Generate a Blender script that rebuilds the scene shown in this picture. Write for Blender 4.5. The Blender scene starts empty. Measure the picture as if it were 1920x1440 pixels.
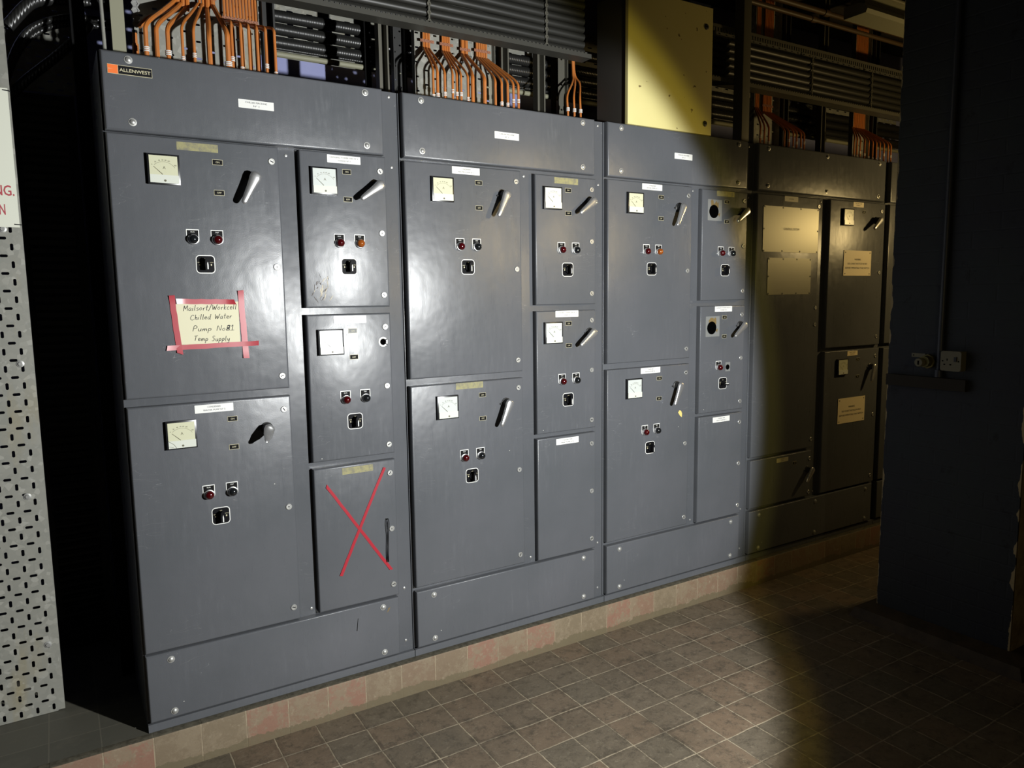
import bpy, math, random
from mathutils import Vector, Matrix
random.seed(7)
sc = bpy.context.scene
COL = sc.collection
# ------------------------------------------------------------------ camera
cam_d = bpy.data.cameras.new('camera'); cam = bpy.data.objects.new('camera', cam_d); COL.objects.link(cam)
yaw, pit, rol = math.radians(31.694), math.radians(6.827), math.radians(-0.752)
F_ = Vector((math.sin(yaw)*math.cos(pit), math.cos(yaw)*math.cos(pit), -math.sin(pit)))
R_ = Vector((math.cos(yaw), -math.sin(yaw), 0)); U_ = R_.cross(F_)
cr, sr = math.cos(rol), math.sin(rol)
X_ = cr*R_ + sr*U_; Y_ = -sr*R_ + cr*U_
M = Matrix((X_, Y_, -F_)).transposed().to_4x4(); M.translation = Vector((0.622, -2.688, 1.626))
cam.matrix_world = M
cam_d.sensor_width = 36; cam_d.lens = 1384.76/1920*36; cam_d.clip_start = 0.05
sc.camera = cam
# ------------------------------------------------------------------ world, view, lights
w = bpy.data.worlds.new('world'); sc.world = w; w.use_nodes = True
w.node_tree.nodes['Background'].inputs[0].default_value = (0.02, 0.02, 0.024, 1)
w.node_tree.nodes['Background'].inputs[1].default_value = 0.05
sc.view_settings.view_transform = 'Standard'; sc.view_settings.look = 'None'
sc.view_settings.gamma = 1; sc.view_settings.use_curve_mapping = False
sc.view_settings.exposure = 0.0

def lamp(name, kind, loc, power, color, radius, target=None, angle=None, blend=0.1):
    d = bpy.data.lights.new(name, kind); d.energy = power; d.color = color; d.shadow_soft_size = radius
    o = bpy.data.objects.new(name, d); COL.objects.link(o); o.location = loc
    if kind == 'SPOT':
        d.spot_size = math.radians(angle); d.spot_blend = blend
        o.rotation_euler = (Vector(target)-Vector(loc)).to_track_quat('-Z', 'Y').to_euler()
    return o
LT = (2.47, -2.75, 1.575); AIM = (1.93, 0.0, 1.09)
lamp('torch_beam', 'SPOT', LT, 575, (0.87, 0.915, 1.0), 0.028, AIM, 77.5, 0.14)          # hand torch, white hotspot
lamp('torch_corona', 'SPOT', LT, 72, (1.0, 0.82, 0.13), 0.028, AIM, 82.5, 0.10)         # its yellow rim
lamp('torch_spill', 'SPOT', LT, 13, (1.0, 0.78, 0.36), 0.028, AIM, 150, 0.9)            # its wide dim spill
lamp('warm_lamp', 'POINT', (5.6, -0.9, 2.1), 32, (1.0, 0.72, 0.30), 0.06)              # warm lamp round the pillar
lamp('warm_highlight_spot', 'SPOT', (4.95, -3.9, 2.30), 160, (1.0, 0.74, 0.34), 0.06, (2.42, 0, 1.92), 19, 1.0)   # added spot, no known source, for warm highlights on the second cabinet's doors

# ------------------------------------------------------------------ materials
def mat(name, col, rough=0.5, metal=0.0, spec=0.5, coat=0.0, build=None):
    m = bpy.data.materials.new(name); m.use_nodes = True
    nt = m.node_tree; b = nt.nodes['Principled BSDF']
    b.inputs['Base Color'].default_value = (*col, 1); b.inputs['Roughness'].default_value = rough
    b.inputs['Metallic'].default_value = metal; b.inputs['Specular IOR Level'].default_value = spec
    b.inputs['Coat Weight'].default_value = coat
    if build: build(nt, b)
    return m
class N:
    def __init__(s, nt): s.nt = nt; s.L = nt.links
    def new(s, t, **k):
        n = s.nt.nodes.new(t)
        for a, v in k.items(): setattr(n, a, v)
        return n
    def coord(s, scale=(1, 1, 1), loc=(0, 0, 0), rot=(0, 0, 0)):
        tc = s.new('ShaderNodeTexCoord'); mp = s.new('ShaderNodeMapping')
        mp.inputs['Scale'].default_value = scale; mp.inputs['Location'].default_value = loc; mp.inputs['Rotation'].default_value = rot
        s.L.new(tc.outputs['Object'], mp.inputs['Vector']); return mp.outputs[0]
    def noise(s, scale, detail=3, co=None, rough=0.55):
        n = s.new('ShaderNodeTexNoise'); n.inputs['Scale'].default_value = scale; n.inputs['Detail'].default_value = detail
        n.inputs['Roughness'].default_value = rough
        s.L.new(co if co is not None else s.coord(), n.inputs['Vector']); return n.outputs['Fac']
    def ramp(s, fac, stops):
        r = s.new('ShaderNodeValToRGB'); e = r.color_ramp.elements
        while len(e) < len(stops): e.new(0.5)
        for i, (p, c) in enumerate(stops):
            e[i].position = p; e[i].color = (*c, 1) if isinstance(c, tuple) else (c, c, c, 1)
        s.L.new(fac, r.inputs[0]); return r.outputs[0]
    def mix(s, a, b, f, mode='MIX'):
        n = s.new('ShaderNodeMix', data_type='RGBA', blend_type=mode)
        for v, i in ((f, 0), (a, 6), (b, 7)):
            if isinstance(v, (int, float)): n.inputs[i].default_value = v
            elif isinstance(v, tuple): n.inputs[i].default_value = (*v, 1)
            else: s.L.new(v, n.inputs[i])
        return n.outputs[2]
    def math(s, op, a, b=0.0, c=None):
        n = s.new('ShaderNodeMath', operation=op)
        for i, v in enumerate((a, b) if c is None else (a, b, c)):
            if isinstance(v, (int, float)): n.inputs[i].default_value = v
            else: s.L.new(v, n.inputs[i])
        return n.outputs[0]
    def bump(s, h, b, strength=0.2, dist=0.002):
        n = s.new('ShaderNodeBump'); n.inputs['Strength'].default_value = strength; n.inputs['Distance'].default_value = dist
        s.L.new(h, n.inputs['Height']); s.L.new(n.outputs[0], b.inputs['Normal'])

def cab_paint(nt, b):
    n = N(nt)
    blot = n.noise(2.3, 4)
    base = n.ramp(blot, [(0.3, (0.078, 0.083, 0.090)), (0.7, (0.096, 0.099, 0.108))])
    streak = n.noise(9, 6, n.coord((7, 1, 0.9)), 0.7)
    fine = n.noise(60, 5, n.coord((4, 1, 0.35)), 0.75)
    patch = n.noise(3.1, 3)
    s1 = n.math('MULTIPLY', n.ramp(streak, [(0.52, 0.0), (0.72, 1.0)]), n.ramp(patch, [(0.45, 0.0), (0.68, 1.0)]))
    s2 = n.math('MULTIPLY', n.ramp(fine, [(0.60, 0.0), (0.70, 1.0)]), s1)
    c = n.mix(base, (0.20, 0.205, 0.22), n.math('MULTIPLY', s1, 0.14))
    c = n.mix(c, (0.34, 0.34, 0.36), n.math('MULTIPLY', s2, 0.35))
    v = n.new('ShaderNodeTexVoronoi'); v.inputs['Scale'].default_value = 17; n.L.new(n.coord(), v.inputs['Vector'])
    vc = n.new('ShaderNodeSeparateColor'); n.L.new(v.outputs['Color'], vc.inputs[0])
    chip = n.math('MULTIPLY', n.math('LESS_THAN', v.outputs['Distance'], 0.032), n.math('GREATER_THAN', vc.outputs[0], 0.90))
    c = n.mix(c, (0.5, 0.5, 0.46), chip)
    # thin pale scratches: narrow bands of a stretched, warped noise
    sc_ = n.noise(5, 2, n.coord((1.2, 1, 6.5), rot=(0, 0.9, 0)))
    line = n.math('LESS_THAN', n.math('ABSOLUTE', n.math('SUBTRACT', sc_, 0.5)), 0.0018)
    line = n.math('MULTIPLY', line, n.math('GREATER_THAN', n.noise(4.3, 1, n.coord(loc=(3, 1, 2))), 0.62))
    c = n.mix(c, (0.3, 0.3, 0.3), n.math('MULTIPLY', line, 0.35))
    n.L.new(c, b.inputs['Base Color'])
    r = n.math('ADD', 0.15, n.math('MULTIPLY', n.noise(7, 9, n.coord((4.5, 1, 0.7)), 0.85), 0.30))
    r = n.math('ADD', r, n.math('MULTIPLY', s1, 0.10))
    n.L.new(r, b.inputs['Roughness'])
    h = n.math('ADD', n.noise(420, 2), n.math('ADD', n.math('MULTIPLY', fine, 0.12), n.math('MULTIPLY', n.noise(11, 2), 9.0)))
    n.bump(h, b, 0.22, 0.0008)
def floor_tiles(nt, b):
    n = N(nt)
    br = n.new('ShaderNodeTexBrick', offset=0.0, squash=1.0)
    br.inputs['Color1'].default_value = (0.150, 0.104, 0.068, 1); br.inputs['Color2'].default_value = (0.108, 0.090, 0.064, 1)
    br.inputs['Mortar'].default_value = (0.33, 0.275, 0.190, 1)
    br.inputs['Scale'].default_value = 1; br.inputs['Mortar Size'].default_value = 0.0034; br.inputs['Mortar Smooth'].default_value = 0.3
    br.inputs['Brick Width'].default_value = 0.156; br.inputs['Row Height'].default_value = 0.156; br.inputs['Bias'].default_value = 0.0
    warp = n.new('ShaderNodeVectorMath', operation='ADD')
    nz = n.new('ShaderNodeTexNoise'); nz.inputs['Scale'].default_value = 14; n.L.new(n.coord(), nz.inputs['Vector'])
    sc_ = n.new('ShaderNodeVectorMath', operation='SCALE'); sc_.inputs['Scale'].default_value = 0.0075
    n.L.new(nz.outputs['Color'], sc_.inputs[0]); n.L.new(n.coord(loc=(-1.9896+0.156*40, -0.0022+0.156*60, 0)), warp.inputs[0]); n.L.new(sc_.outputs[0], warp.inputs[1])
    n.L.new(warp.outputs[0], br.inputs['Vector'])
    c = n.mix(br.outputs['Color'], (0.128, 0.100, 0.068), 0.15)
    c = n.mix(c, (0.085, 0.068, 0.046), n.math('MULTIPLY', br.outputs['Fac'], n.ramp(n.noise(4.5, 5, n.coord(loc=(9, 5, 0)), 0.75), [(0.48, 0.0), (0.66, 0.9)])))
    c = n.mix(c, (0.055, 0.045, 0.032), n.ramp(n.noise(19, 9, n.coord(loc=(1, 7, 0)), 0.85), [(0.50, 0.0), (0.60, 0.75)]))
    dirt = n.noise(3.2, 6, rough=0.7); c = n.mix(c, (0.052, 0.043, 0.030), n.ramp(dirt, [(0.45, 0.0), (0.75, 0.55)]))
    d2 = n.noise(22, 5, rough=0.7); c = n.mix(c, (0.22, 0.19, 0.135), n.ramp(n.noise(31, 8, rough=0.85), [(0.54, 0.0), (0.68, 0.6)]))
    # worn dished tiles: a dark damp band just inside some tile edges
    b2 = n.new('ShaderNodeTexBrick', offset=0.0, squash=1.0); b2.inputs['Scale'].default_value = 1; b2.inputs['Mortar Size'].default_value = 0.019; b2.inputs['Mortar Smooth'].default_value = 0.35
    b2.inputs['Brick Width'].default_value = 0.156; b2.inputs['Row Height'].default_value = 0.156; n.L.new(warp.outputs[0], b2.inputs['Vector'])
    band = n.math('MULTIPLY', n.math('SUBTRACT', b2.outputs['Fac'], br.outputs['Fac']), n.ramp(n.noise(5.5, 3, n.coord(loc=(4, 2, 0))), [(0.50, 0.0), (0.62, 0.75)]))
    band = n.math('MULTIPLY', band, n.ramp(n.noise(24, 6, rough=0.8), [(0.40, 0.0), (0.6, 1.0)]))
    c = n.mix(c, (0.045, 0.036, 0.025), band)
    d4 = n.noise(70, 4, rough=0.8); c = n.mix(c, (0.02, 0.016, 0.012), n.ramp(d4, [(0.66, 0.0), (0.78, 0.55)]))
    n.L.new(c, b.inputs['Base Color'])
    n.L.new(n.ramp(dirt, [(0.3, 0.62), (0.7, 0.42)]), b.inputs['Roughness'])
    h = n.math('SUBTRACT', n.math('MULTIPLY', n.noise(30, 5), 0.6), br.outputs['Fac'])
    n.bump(h, b, 0.8, 0.004)
def kerb_tiles(nt, b):
    n = N(nt)
    tc = n.new('ShaderNodeTexCoord'); sp = n.new('ShaderNodeSeparateXYZ'); n.L.new(tc.outputs['Object'], sp.inputs[0])
    cb = n.new('ShaderNodeCombineXYZ'); n.L.new(sp.outputs[0], cb.inputs[0]); cb.inputs[1].default_value = 0.5
    mp = n.new('ShaderNodeMapping'); mp.inputs['Location'].default_value = (-0.8083+0.1522*30, 0, 0); n.L.new(cb.outputs[0], mp.inputs[0])
    br = n.new('ShaderNodeTexBrick', offset=0.0, squash=1.0)
    br.inputs['Color1'].default_value = (0.205, 0.108, 0.075, 1); br.inputs['Color2'].default_value = (0.150, 0.118, 0.075, 1)
    br.inputs['Mortar'].default_value = (0.26, 0.21, 0.14, 1)
    br.inputs['Scale'].default_value = 1; br.inputs['Mortar Size'].default_value = 0.0028; br.inputs['Mortar Smooth'].default_value = 0.4
    br.inputs['Brick Width'].default_value = 0.1522; br.inputs['Row Height'].default_value = 4
    n.L.new(mp.outputs[0], br.inputs['Vector'])
    c = n.mix(br.outputs['Color'], (0.185, 0.145, 0.095), n.ramp(n.noise(9, 9, rough=0.85), [(0.47, 0.0), (0.54, 0.85)]))
    c = n.mix(c, (0.27, 0.225, 0.155), n.ramp(n.noise(38, 7, n.coord(loc=(2, 3, 1)), 0.8), [(0.55, 0.0), (0.70, 0.7)]))
    c = n.mix(c, (0.105, 0.070, 0.042), n.ramp(n.noise(22, 6, rough=0.8), [(0.55, 0.0), (0.8, 0.5)]))
    # cement fillet along the foot: an irregular tide line of mortar
    low = n.math('LESS_THAN', sp.outputs[2], n.math('ADD', -0.03, n.math('MULTIPLY', n.noise(5, 7, rough=0.75), 0.125)))
    c = n.mix(c, (0.110, 0.090, 0.052), n.math('MULTIPLY', low, 0.8))
    top = n.math('GREATER_THAN', sp.outputs[2], 0.1385)
    c = n.mix(c, n.ramp(n.noise(60, 4), [(0.35, (0.045, 0.040, 0.028)), (0.65, (0.085, 0.076, 0.055))]), top)
    n.L.new(c, b.inputs['Base Color'])
    n.bump(n.math('SUBTRACT', n.math('MULTIPLY', n.noise(45, 5), 0.7), br.outputs['Fac']), b, 0.45, 0.003)
def slab_paint(nt, b):
    n = N(nt)
    br = n.new('ShaderNodeTexBrick', offset=0.0)
    br.inputs['Color1'].default_value = (0.088, 0.084, 0.066, 1); br.inputs['Color2'].default_value = (0.076, 0.073, 0.058, 1)
    br.inputs['Mortar'].default_value = (0.118, 0.110, 0.085, 1); br.inputs['Scale'].default_value = 1
    br.inputs['Mortar Size'].default_value = 0.002; br.inputs['Brick Width'].default_value = 0.1522; br.inputs['Row Height'].default_value = 0.1522
    n.L.new(n.coord(loc=(-0.8083+0.1522*30, 3.06, 0)), br.inputs['Vector'])
    c = n.mix(br.outputs['Color'], (0.12, 0.11, 0.085), n.ramp(n.noise(12, 5), [(0.55, 0.0), (0.8, 0.6)]))
    n.L.new(c, b.inputs['Base Color']); n.bump(n.noise(40, 4), b, 0.25, 0.002)
def galv(dark):
    def f(nt, b):
        n = N(nt); v = n.new('ShaderNodeTexVoronoi'); v.inputs['Scale'].default_value = 60; n.L.new(n.coord(), v.inputs['Vector'])
        sp = n.new('ShaderNodeSeparateColor'); n.L.new(v.outputs['Color'], sp.inputs[0])
        k = dark
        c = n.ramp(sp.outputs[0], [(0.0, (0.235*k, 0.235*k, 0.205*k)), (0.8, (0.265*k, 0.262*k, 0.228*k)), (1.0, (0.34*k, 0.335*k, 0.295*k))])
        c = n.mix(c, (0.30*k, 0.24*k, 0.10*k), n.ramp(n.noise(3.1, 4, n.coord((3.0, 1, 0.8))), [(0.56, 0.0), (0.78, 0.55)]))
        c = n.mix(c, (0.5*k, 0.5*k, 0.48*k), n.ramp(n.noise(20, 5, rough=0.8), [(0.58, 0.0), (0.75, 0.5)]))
        n.L.new(c, b.inputs['Base Color'])
    return f
def orange(nt, b):
    n = N(nt); c = n.ramp(n.noise(9, 4), [(0.3, (0.50, 0.150, 0.022)), (0.75, (0.40, 0.150, 0.045))])
    c = n.mix(c, (0.20, 0.13, 0.07), n.ramp(n.noise(30, 4, rough=0.7), [(0.5, 0.0), (0.8, 0.5)])); n.L.new(c, b.inputs['Base Color'])
def swa(nt, b):
    n = N(nt); wv = n.new('ShaderNodeTexWave'); wv.inputs['Scale'].default_value = 28; wv.inputs['Distortion'].default_value = 0.6
    n.L.new(n.coord((1, 1.2, 1.2)), wv.inputs['Vector']); n.bump(wv.outputs['Fac'], b, 0.35, 0.0025)
def pillar_paint(nt, b):
    n = N(nt)
    tc = n.new('ShaderNodeTexCoord'); sp = n.new('ShaderNodeSeparateXYZ'); n.L.new(tc.outputs['Object'], sp.inputs[0])
    cb = n.new('ShaderNodeCombineXYZ'); n.L.new(n.math('ADD', sp.outputs[0], sp.outputs[1]), cb.inputs[0]); n.L.new(sp.outputs[2], cb.inputs[1])
    br = n.new('ShaderNodeTexBrick'); br.inputs['Scale'].default_value = 1; br.inputs['Mortar Size'].default_value = 0.005
    br.inputs['Mortar Smooth'].default_value = 0.6
    br.inputs['Brick Width'].default_value = 0.225; br.inputs['Row Height'].default_value = 0.075; n.L.new(cb.outputs[0], br.inputs['Vector'])
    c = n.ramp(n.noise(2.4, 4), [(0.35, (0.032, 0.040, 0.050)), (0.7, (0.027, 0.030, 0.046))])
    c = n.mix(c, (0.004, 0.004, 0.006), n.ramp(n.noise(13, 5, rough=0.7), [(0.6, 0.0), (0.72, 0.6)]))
    # brick shows where the arris has chipped
    e1 = n.math('LESS_THAN', n.math('SUBTRACT', -0.63, sp.outputs[1]), n.math('MULTIPLY', n.math('SUBTRACT', n.noise(8, 4), 0.47), 0.05))
    e2 = n.math('LESS_THAN', n.math('ADD', 1.24, sp.outputs[1]), n.math('MULTIPLY', n.math('SUBTRACT', n.noise(9, 4), 0.38), 0.07))
    c = n.mix(c, (0.42, 0.34, 0.20), n.math('MAXIMUM', e1, e2))
    n.L.new(c, b.inputs['Base Color'])
    n.bump(n.math('SUBTRACT', n.math('MULTIPLY', n.noise(35, 4), 0.6), n.math('MULTIPLY', br.outputs['Fac'], 0.5)), b, 0.4, 0.003)
def wall_blue(nt, b):
    n = N(nt); c = n.ramp(n.noise(4, 4), [(0.3, (0.27, 0.29, 0.52)), (0.7, (0.33, 0.35, 0.58))]); n.L.new(c, b.inputs['Base Color'])
def dirty(col, dark, sc_=14):
    def f(nt, b):
        n = N(nt); n.L.new(n.mix(col, dark, n.ramp(n.noise(sc_, 5, rough=0.7), [(0.42, 0.0), (0.75, 1.0)])), b.inputs['Base Color'])
    return f
def yellow_lid(nt, b):
    n = N(nt); c = n.ramp(n.noise(2.5, 4), [(0.3, (0.63, 0.56, 0.25)), (0.7, (0.58, 0.51, 0.21))])
    c = n.mix(c, (0.2, 0.15, 0.06), n.math('GREATER_THAN', n.noise(26, 2), 0.74)); n.L.new(c, b.inputs['Base Color'])
def brushed(nt, b):
    n = N(nt); n.bump(n.noise(70, 4, n.coord((0.12, 1, 1))), b, 0.12, 0.0006)

PAINT = mat('grey_cabinet_enamel', (0.09, 0.093, 0.10), 0.3, 0, 0.30, 0, cab_paint)
BLACKP = mat('black_plastic', (0.008, 0.008, 0.009), 0.3)
SELB = mat('selector_black', (0.006, 0.006, 0.007), 0.5, 0, 0.06)
BLACKM = mat('matt_black', (0.006, 0.006, 0.006), 0.6, 0, 0.08)
WHITE = mat('white_engraving_laminate', (0.68, 0.68, 0.65), 0.4)
INK = mat('black_ink', (0.05, 0.05, 0.05), 0.6)
CREAM = mat('cream_meter_face', (0.54, 0.54, 0.38), 0.25)
PALE = mat('pale_meter_face', (0.52, 0.55, 0.52), 0.25)
COVER = mat('white_meter_cover', (0.58, 0.60, 0.53), 0.25)
NEEDLE = mat('meter_needle', (0.09, 0.08, 0.04), 0.5)
CHROME = mat('worn_chrome', (0.70, 0.70, 0.70), 0.27, 0.85)
STEEL = mat('zinc_screw', (0.42, 0.42, 0.40), 0.40, 0.6)
REDL = mat('dark_red_lens', (0.045, 0.002, 0.003), 0.12, 0, 0.6, 0.5)
BLKL = mat('black_lens', (0.008, 0.009, 0.010), 0.12, 0, 0.6, 0.6)
AMBL = mat('amber_lens', (0.24, 0.060, 0.008), 0.15, 0, 0.6, 0.5)
BRASSG = mat('old_adhesive', (0.26, 0.24, 0.11), 0.6, 0, 0.4, 0, dirty((0.26, 0.24, 0.11), (0.12, 0.115, 0.10), 60))
GLUE = mat('brown_glue_scuff', (0.16, 0.11, 0.04), 0.6)
SCUFF = mat('bare_primer_patch', (0.17, 0.175, 0.17), 0.6)
HOLE = mat('open_hole', (0.001, 0.001, 0.001), 0.9, 0, 0.0)
ORLOGO = mat('orange_enamel', (0.80, 0.17, 0.035), 0.4)
PAPER = mat('cream_paper', (0.60, 0.57, 0.40), 0.7)
TAPE = mat('red_tape', (0.33, 0.014, 0.026), 0.32, 0, 0.7)
GALV = mat('galvanised_steel', (0.26, 0.26, 0.22), 0.48, 0.15, 0.5, 0, galv(1.0))
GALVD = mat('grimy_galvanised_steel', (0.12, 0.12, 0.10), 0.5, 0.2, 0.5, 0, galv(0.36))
KHAKI = mat('khaki_galvanised_bar', (0.25, 0.245, 0.17), 0.6)
DSTEEL = mat('dark_steel', (0.035, 0.035, 0.034), 0.5, 0.3)
DBODY = mat('dark_enclosure_enamel', (0.045, 0.041, 0.035), 0.5)
OLIVE = mat('olive_grey_steel', (0.10, 0.095, 0.075), 0.5, 0.2)
LIPM = mat('tray_lip_steel', (0.062, 0.060, 0.050), 0.45, 0.3)
ORANGE = mat('orange_cable_sheath', (0.56, 0.17, 0.03), 0.5, 0, 0.4, 0, orange)
CLAMP = mat('copper_coloured_clip', (0.30, 0.13, 0.075), 0.5)
SWA = mat('black_armoured_cable', (0.016, 0.016, 0.015), 0.34, 0, 0.6, 0, swa)
SWAF = mat('dusty_black_cable', (0.019, 0.0185, 0.0155), 0.45)
FLOOR = mat('quarry_tile_floor', (0.1, 0.08, 0.06), 0.5, 0, 0.35, 0, floor_tiles)
KERB = mat('red_tile_kerb', (0.3, 0.2, 0.13), 0.6, 0, 0.3, 0, kerb_tiles)
SLAB = mat('painted_tile_slab', (0.06, 0.06, 0.05), 0.55, 0, 0.3, 0, slab_paint)
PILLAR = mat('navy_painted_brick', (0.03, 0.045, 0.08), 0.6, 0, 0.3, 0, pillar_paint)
PEEL = mat('peeling_beige_brick', (0.34, 0.28, 0.17), 0.8, 0, 0.2, 0, dirty((0.36, 0.30, 0.19), (0.18, 0.13, 0.07)))
BLUEW = mat('lilac_blue_wall', (0.3, 0.32, 0.55), 0.7, 0, 0.3, 0, wall_blue)
DIMW = mat('grimy_wall', (0.10, 0.095, 0.085), 0.9, 0, 0.2, 0, dirty((0.11, 0.10, 0.09), (0.06, 0.05, 0.045), 3))
CEILM = mat('sooty_ceiling', (0.05, 0.045, 0.04), 0.9, 0, 0.2, 0, dirty((0.055, 0.048, 0.04), (0.03, 0.026, 0.02), 3))
LID = mat('yellow_enclosure_lid', (0.6, 0.54, 0.22), 0.45, 0, 0.5, 0, yellow_lid)
ALU = mat('brushed_aluminium_plate', (0.23, 0.22, 0.165), 0.38, 0.35, 0.5, 0, brushed)
WARN = mat('cream_warning_laminate', (0.80, 0.67, 0.42), 0.5)
SIGNW = mat('white_sign_enamel', (0.70, 0.71, 0.60), 0.45)
SIGNR = mat('faded_red_lettering', (0.42, 0.06, 0.075), 0.6)
CREAMP = mat('cream_socket_metal', (0.17, 0.16, 0.11), 0.5)
BRASS = mat('dull_brass', (0.16, 0.14, 0.05), 0.4, 0.6)
WOOD = mat('dark_timber', (0.022, 0.018, 0.014), 0.8)
TORN = mat('torn_yellow_sticker', (0.66, 0.52, 0.16), 0.7)

# ------------------------------------------------------------------ mesh builder
_tc = {}
def text_mesh(s, shear=0.0, off=0.0):
    k = (s, shear, off)
    if k not in _tc:
        cu = bpy.data.curves.new('t', 'FONT'); cu.body = s; cu.size = 1; cu.resolution_u = 2; cu.shear = shear; cu.offset = off
        ob = bpy.data.objects.new('t', cu); COL.objects.link(ob)
        dg = bpy.context.evaluated_depsgraph_get(); me = bpy.data.meshes.new_from_object(ob.evaluated_get(dg))
        vs = [(v.co.x, v.co.y) for v in me.vertices]; fs = [tuple(p.vertices) for p in me.polygons]
        bpy.data.objects.remove(ob); bpy.data.curves.remove(cu); bpy.data.meshes.remove(me)
        _tc[k] = (vs, fs)
    return _tc[k]
def catmull(pts, sub=5):
    P = [Vector(p) for p in pts]; P = [P[0]*2-P[1]] + P + [P[-1]*2-P[-2]]; out = []
    for i in range(1, len(P)-2):
        for k in range(sub):
            t = k/sub; a, b, c, d = P[i-1], P[i], P[i+1], P[i+2]
            out.append(0.5*((2*b)+(c-a)*t+(2*a-5*b+4*c-d)*t*t+(3*b-a-3*c+d)*t**3))
    out.append(P[-2]); return out
class MB:
    def __init__(s): s.v = []; s.f = []; s.m = []
    def add(s, vs, fs, m=0):
        k = len(s.v); s.v += [tuple(v) for v in vs]; s.f += [tuple(i+k for i in f) for f in fs]; s.m += [m]*len(fs); return s
    def box(s, x0, x1, y0, y1, z0, z1, m=0):
        v = [(x, y, z) for x in (x0, x1) for y in (y0, y1) for z in (z0, z1)]
        return s.add(v, [(0, 1, 3, 2), (4, 6, 7, 5), (0, 4, 5, 1), (2, 3, 7, 6), (0, 2, 6, 4), (1, 5, 7, 3)], m)
    def rpanel(s, x0, x1, z0, z1, yf, yb, r=0.007, m=0, seg=4):
        L = [(0, yb), (0, yf+r)] + [(r*(1-math.cos(a)), yf+r*(1-math.sin(a))) for a in [math.pi/2*(i+1)/seg for i in range(seg)]]
        v = []; f = []
        for (i, y) in L: v += [(x0+i, y, z0+i), (x1-i, y, z0+i), (x1-i, y, z1-i), (x0+i, y, z1-i)]
        for k in range(len(L)-1):
            for j in range(4): a = 4*k; f.append((a+j, a+(j+1) % 4, a+4+(j+1) % 4, a+4+j))
        n = 4*(len(L)-1); f.append((n, n+1, n+2, n+3)); f.append((3, 2, 1, 0)); return s.add(v, f, m)
    def prism(s, poly, y0, y1, m=0, mside=None):            # poly in (x,z), y0 front (smaller), y1 back
        n = len(poly); v = [(x, y0, z) for x, z in poly] + [(x, y1, z) for x, z in poly]
        s.add(v, [tuple(range(n)), tuple(range(2*n-1, n-1, -1))], m)
        return s.add(v, [(i, i+n, (i+1) % n+n, (i+1) % n) for i in range(n)], m if mside is None else mside)
    def revolve(s, cx, cz, prof, m=0, n=20):                # prof [(radius, y)...] about an axis along y
        v = []; f = []
        for r, y in prof: v += [(cx+r*math.cos(2*math.pi*i/n), y, cz+r*math.sin(2*math.pi*i/n)) for i in range(n)]
        for k in range(len(prof)-1):
            for i in range(n): f.append((k*n+i, k*n+(i+1) % n, (k+1)*n+(i+1) % n, (k+1)*n+i))
        if prof[-1][0] > 1e-6: f.append(tuple((len(prof)-1)*n+i for i in range(n)))
        return s.add(v, f, m)
    def tube(s, pts, r, n=8, m=0, cap=True):
        P = [Vector(p) for p in pts]; v = []; f = []; u = None
        for i, p in enumerate(P):
            t = (P[min(i+1, len(P)-1)]-P[max(i-1, 0)]).normalized()
            if u is None: u = t.orthogonal().normalized()
            u = (u-t*u.dot(t)).normalized(); w_ = t.cross(u); rr = r[i] if isinstance(r, (list, tuple)) else r
            v += [p+u*math.cos(2*math.pi*k/n)*rr+w_*math.sin(2*math.pi*k/n)*rr for k in range(n)]
        for i in range(len(P)-1):
            for k in range(n): f.append((i*n+k, i*n+(k+1) % n, (i+1)*n+(k+1) % n, (i+1)*n+k))
        if cap: f += [tuple(range(n-1, -1, -1)), tuple((len(P)-1)*n+k for k in range(n))]
        return s.add(v, f, m)
    def text(s, t, cx, cz, y, h, m=0, wid=None, shear=0.0, rot=0.0, off=0.0, align='C'):
        vs, fs = text_mesh(t, shear, off)
        if not vs: return s
        x0, x1 = min(v[0] for v in vs), max(v[0] for v in vs); z0, z1 = 0.0, 0.70
        k = h/0.70; kx = (wid/(x1-x0)) if wid else k; xa = {'C': (x0+x1)/2, 'L': x0, 'R': x1}[align]; c, sn = math.cos(rot), math.sin(rot)
        o = []
        for a, b in vs:
            px, pz = (a-xa)*kx, (b-(z0+z1)/2)*k; o.append((cx+px*c-pz*sn, y, cz+px*sn+pz*c))
        return s.add(o, fs, m)
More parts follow.
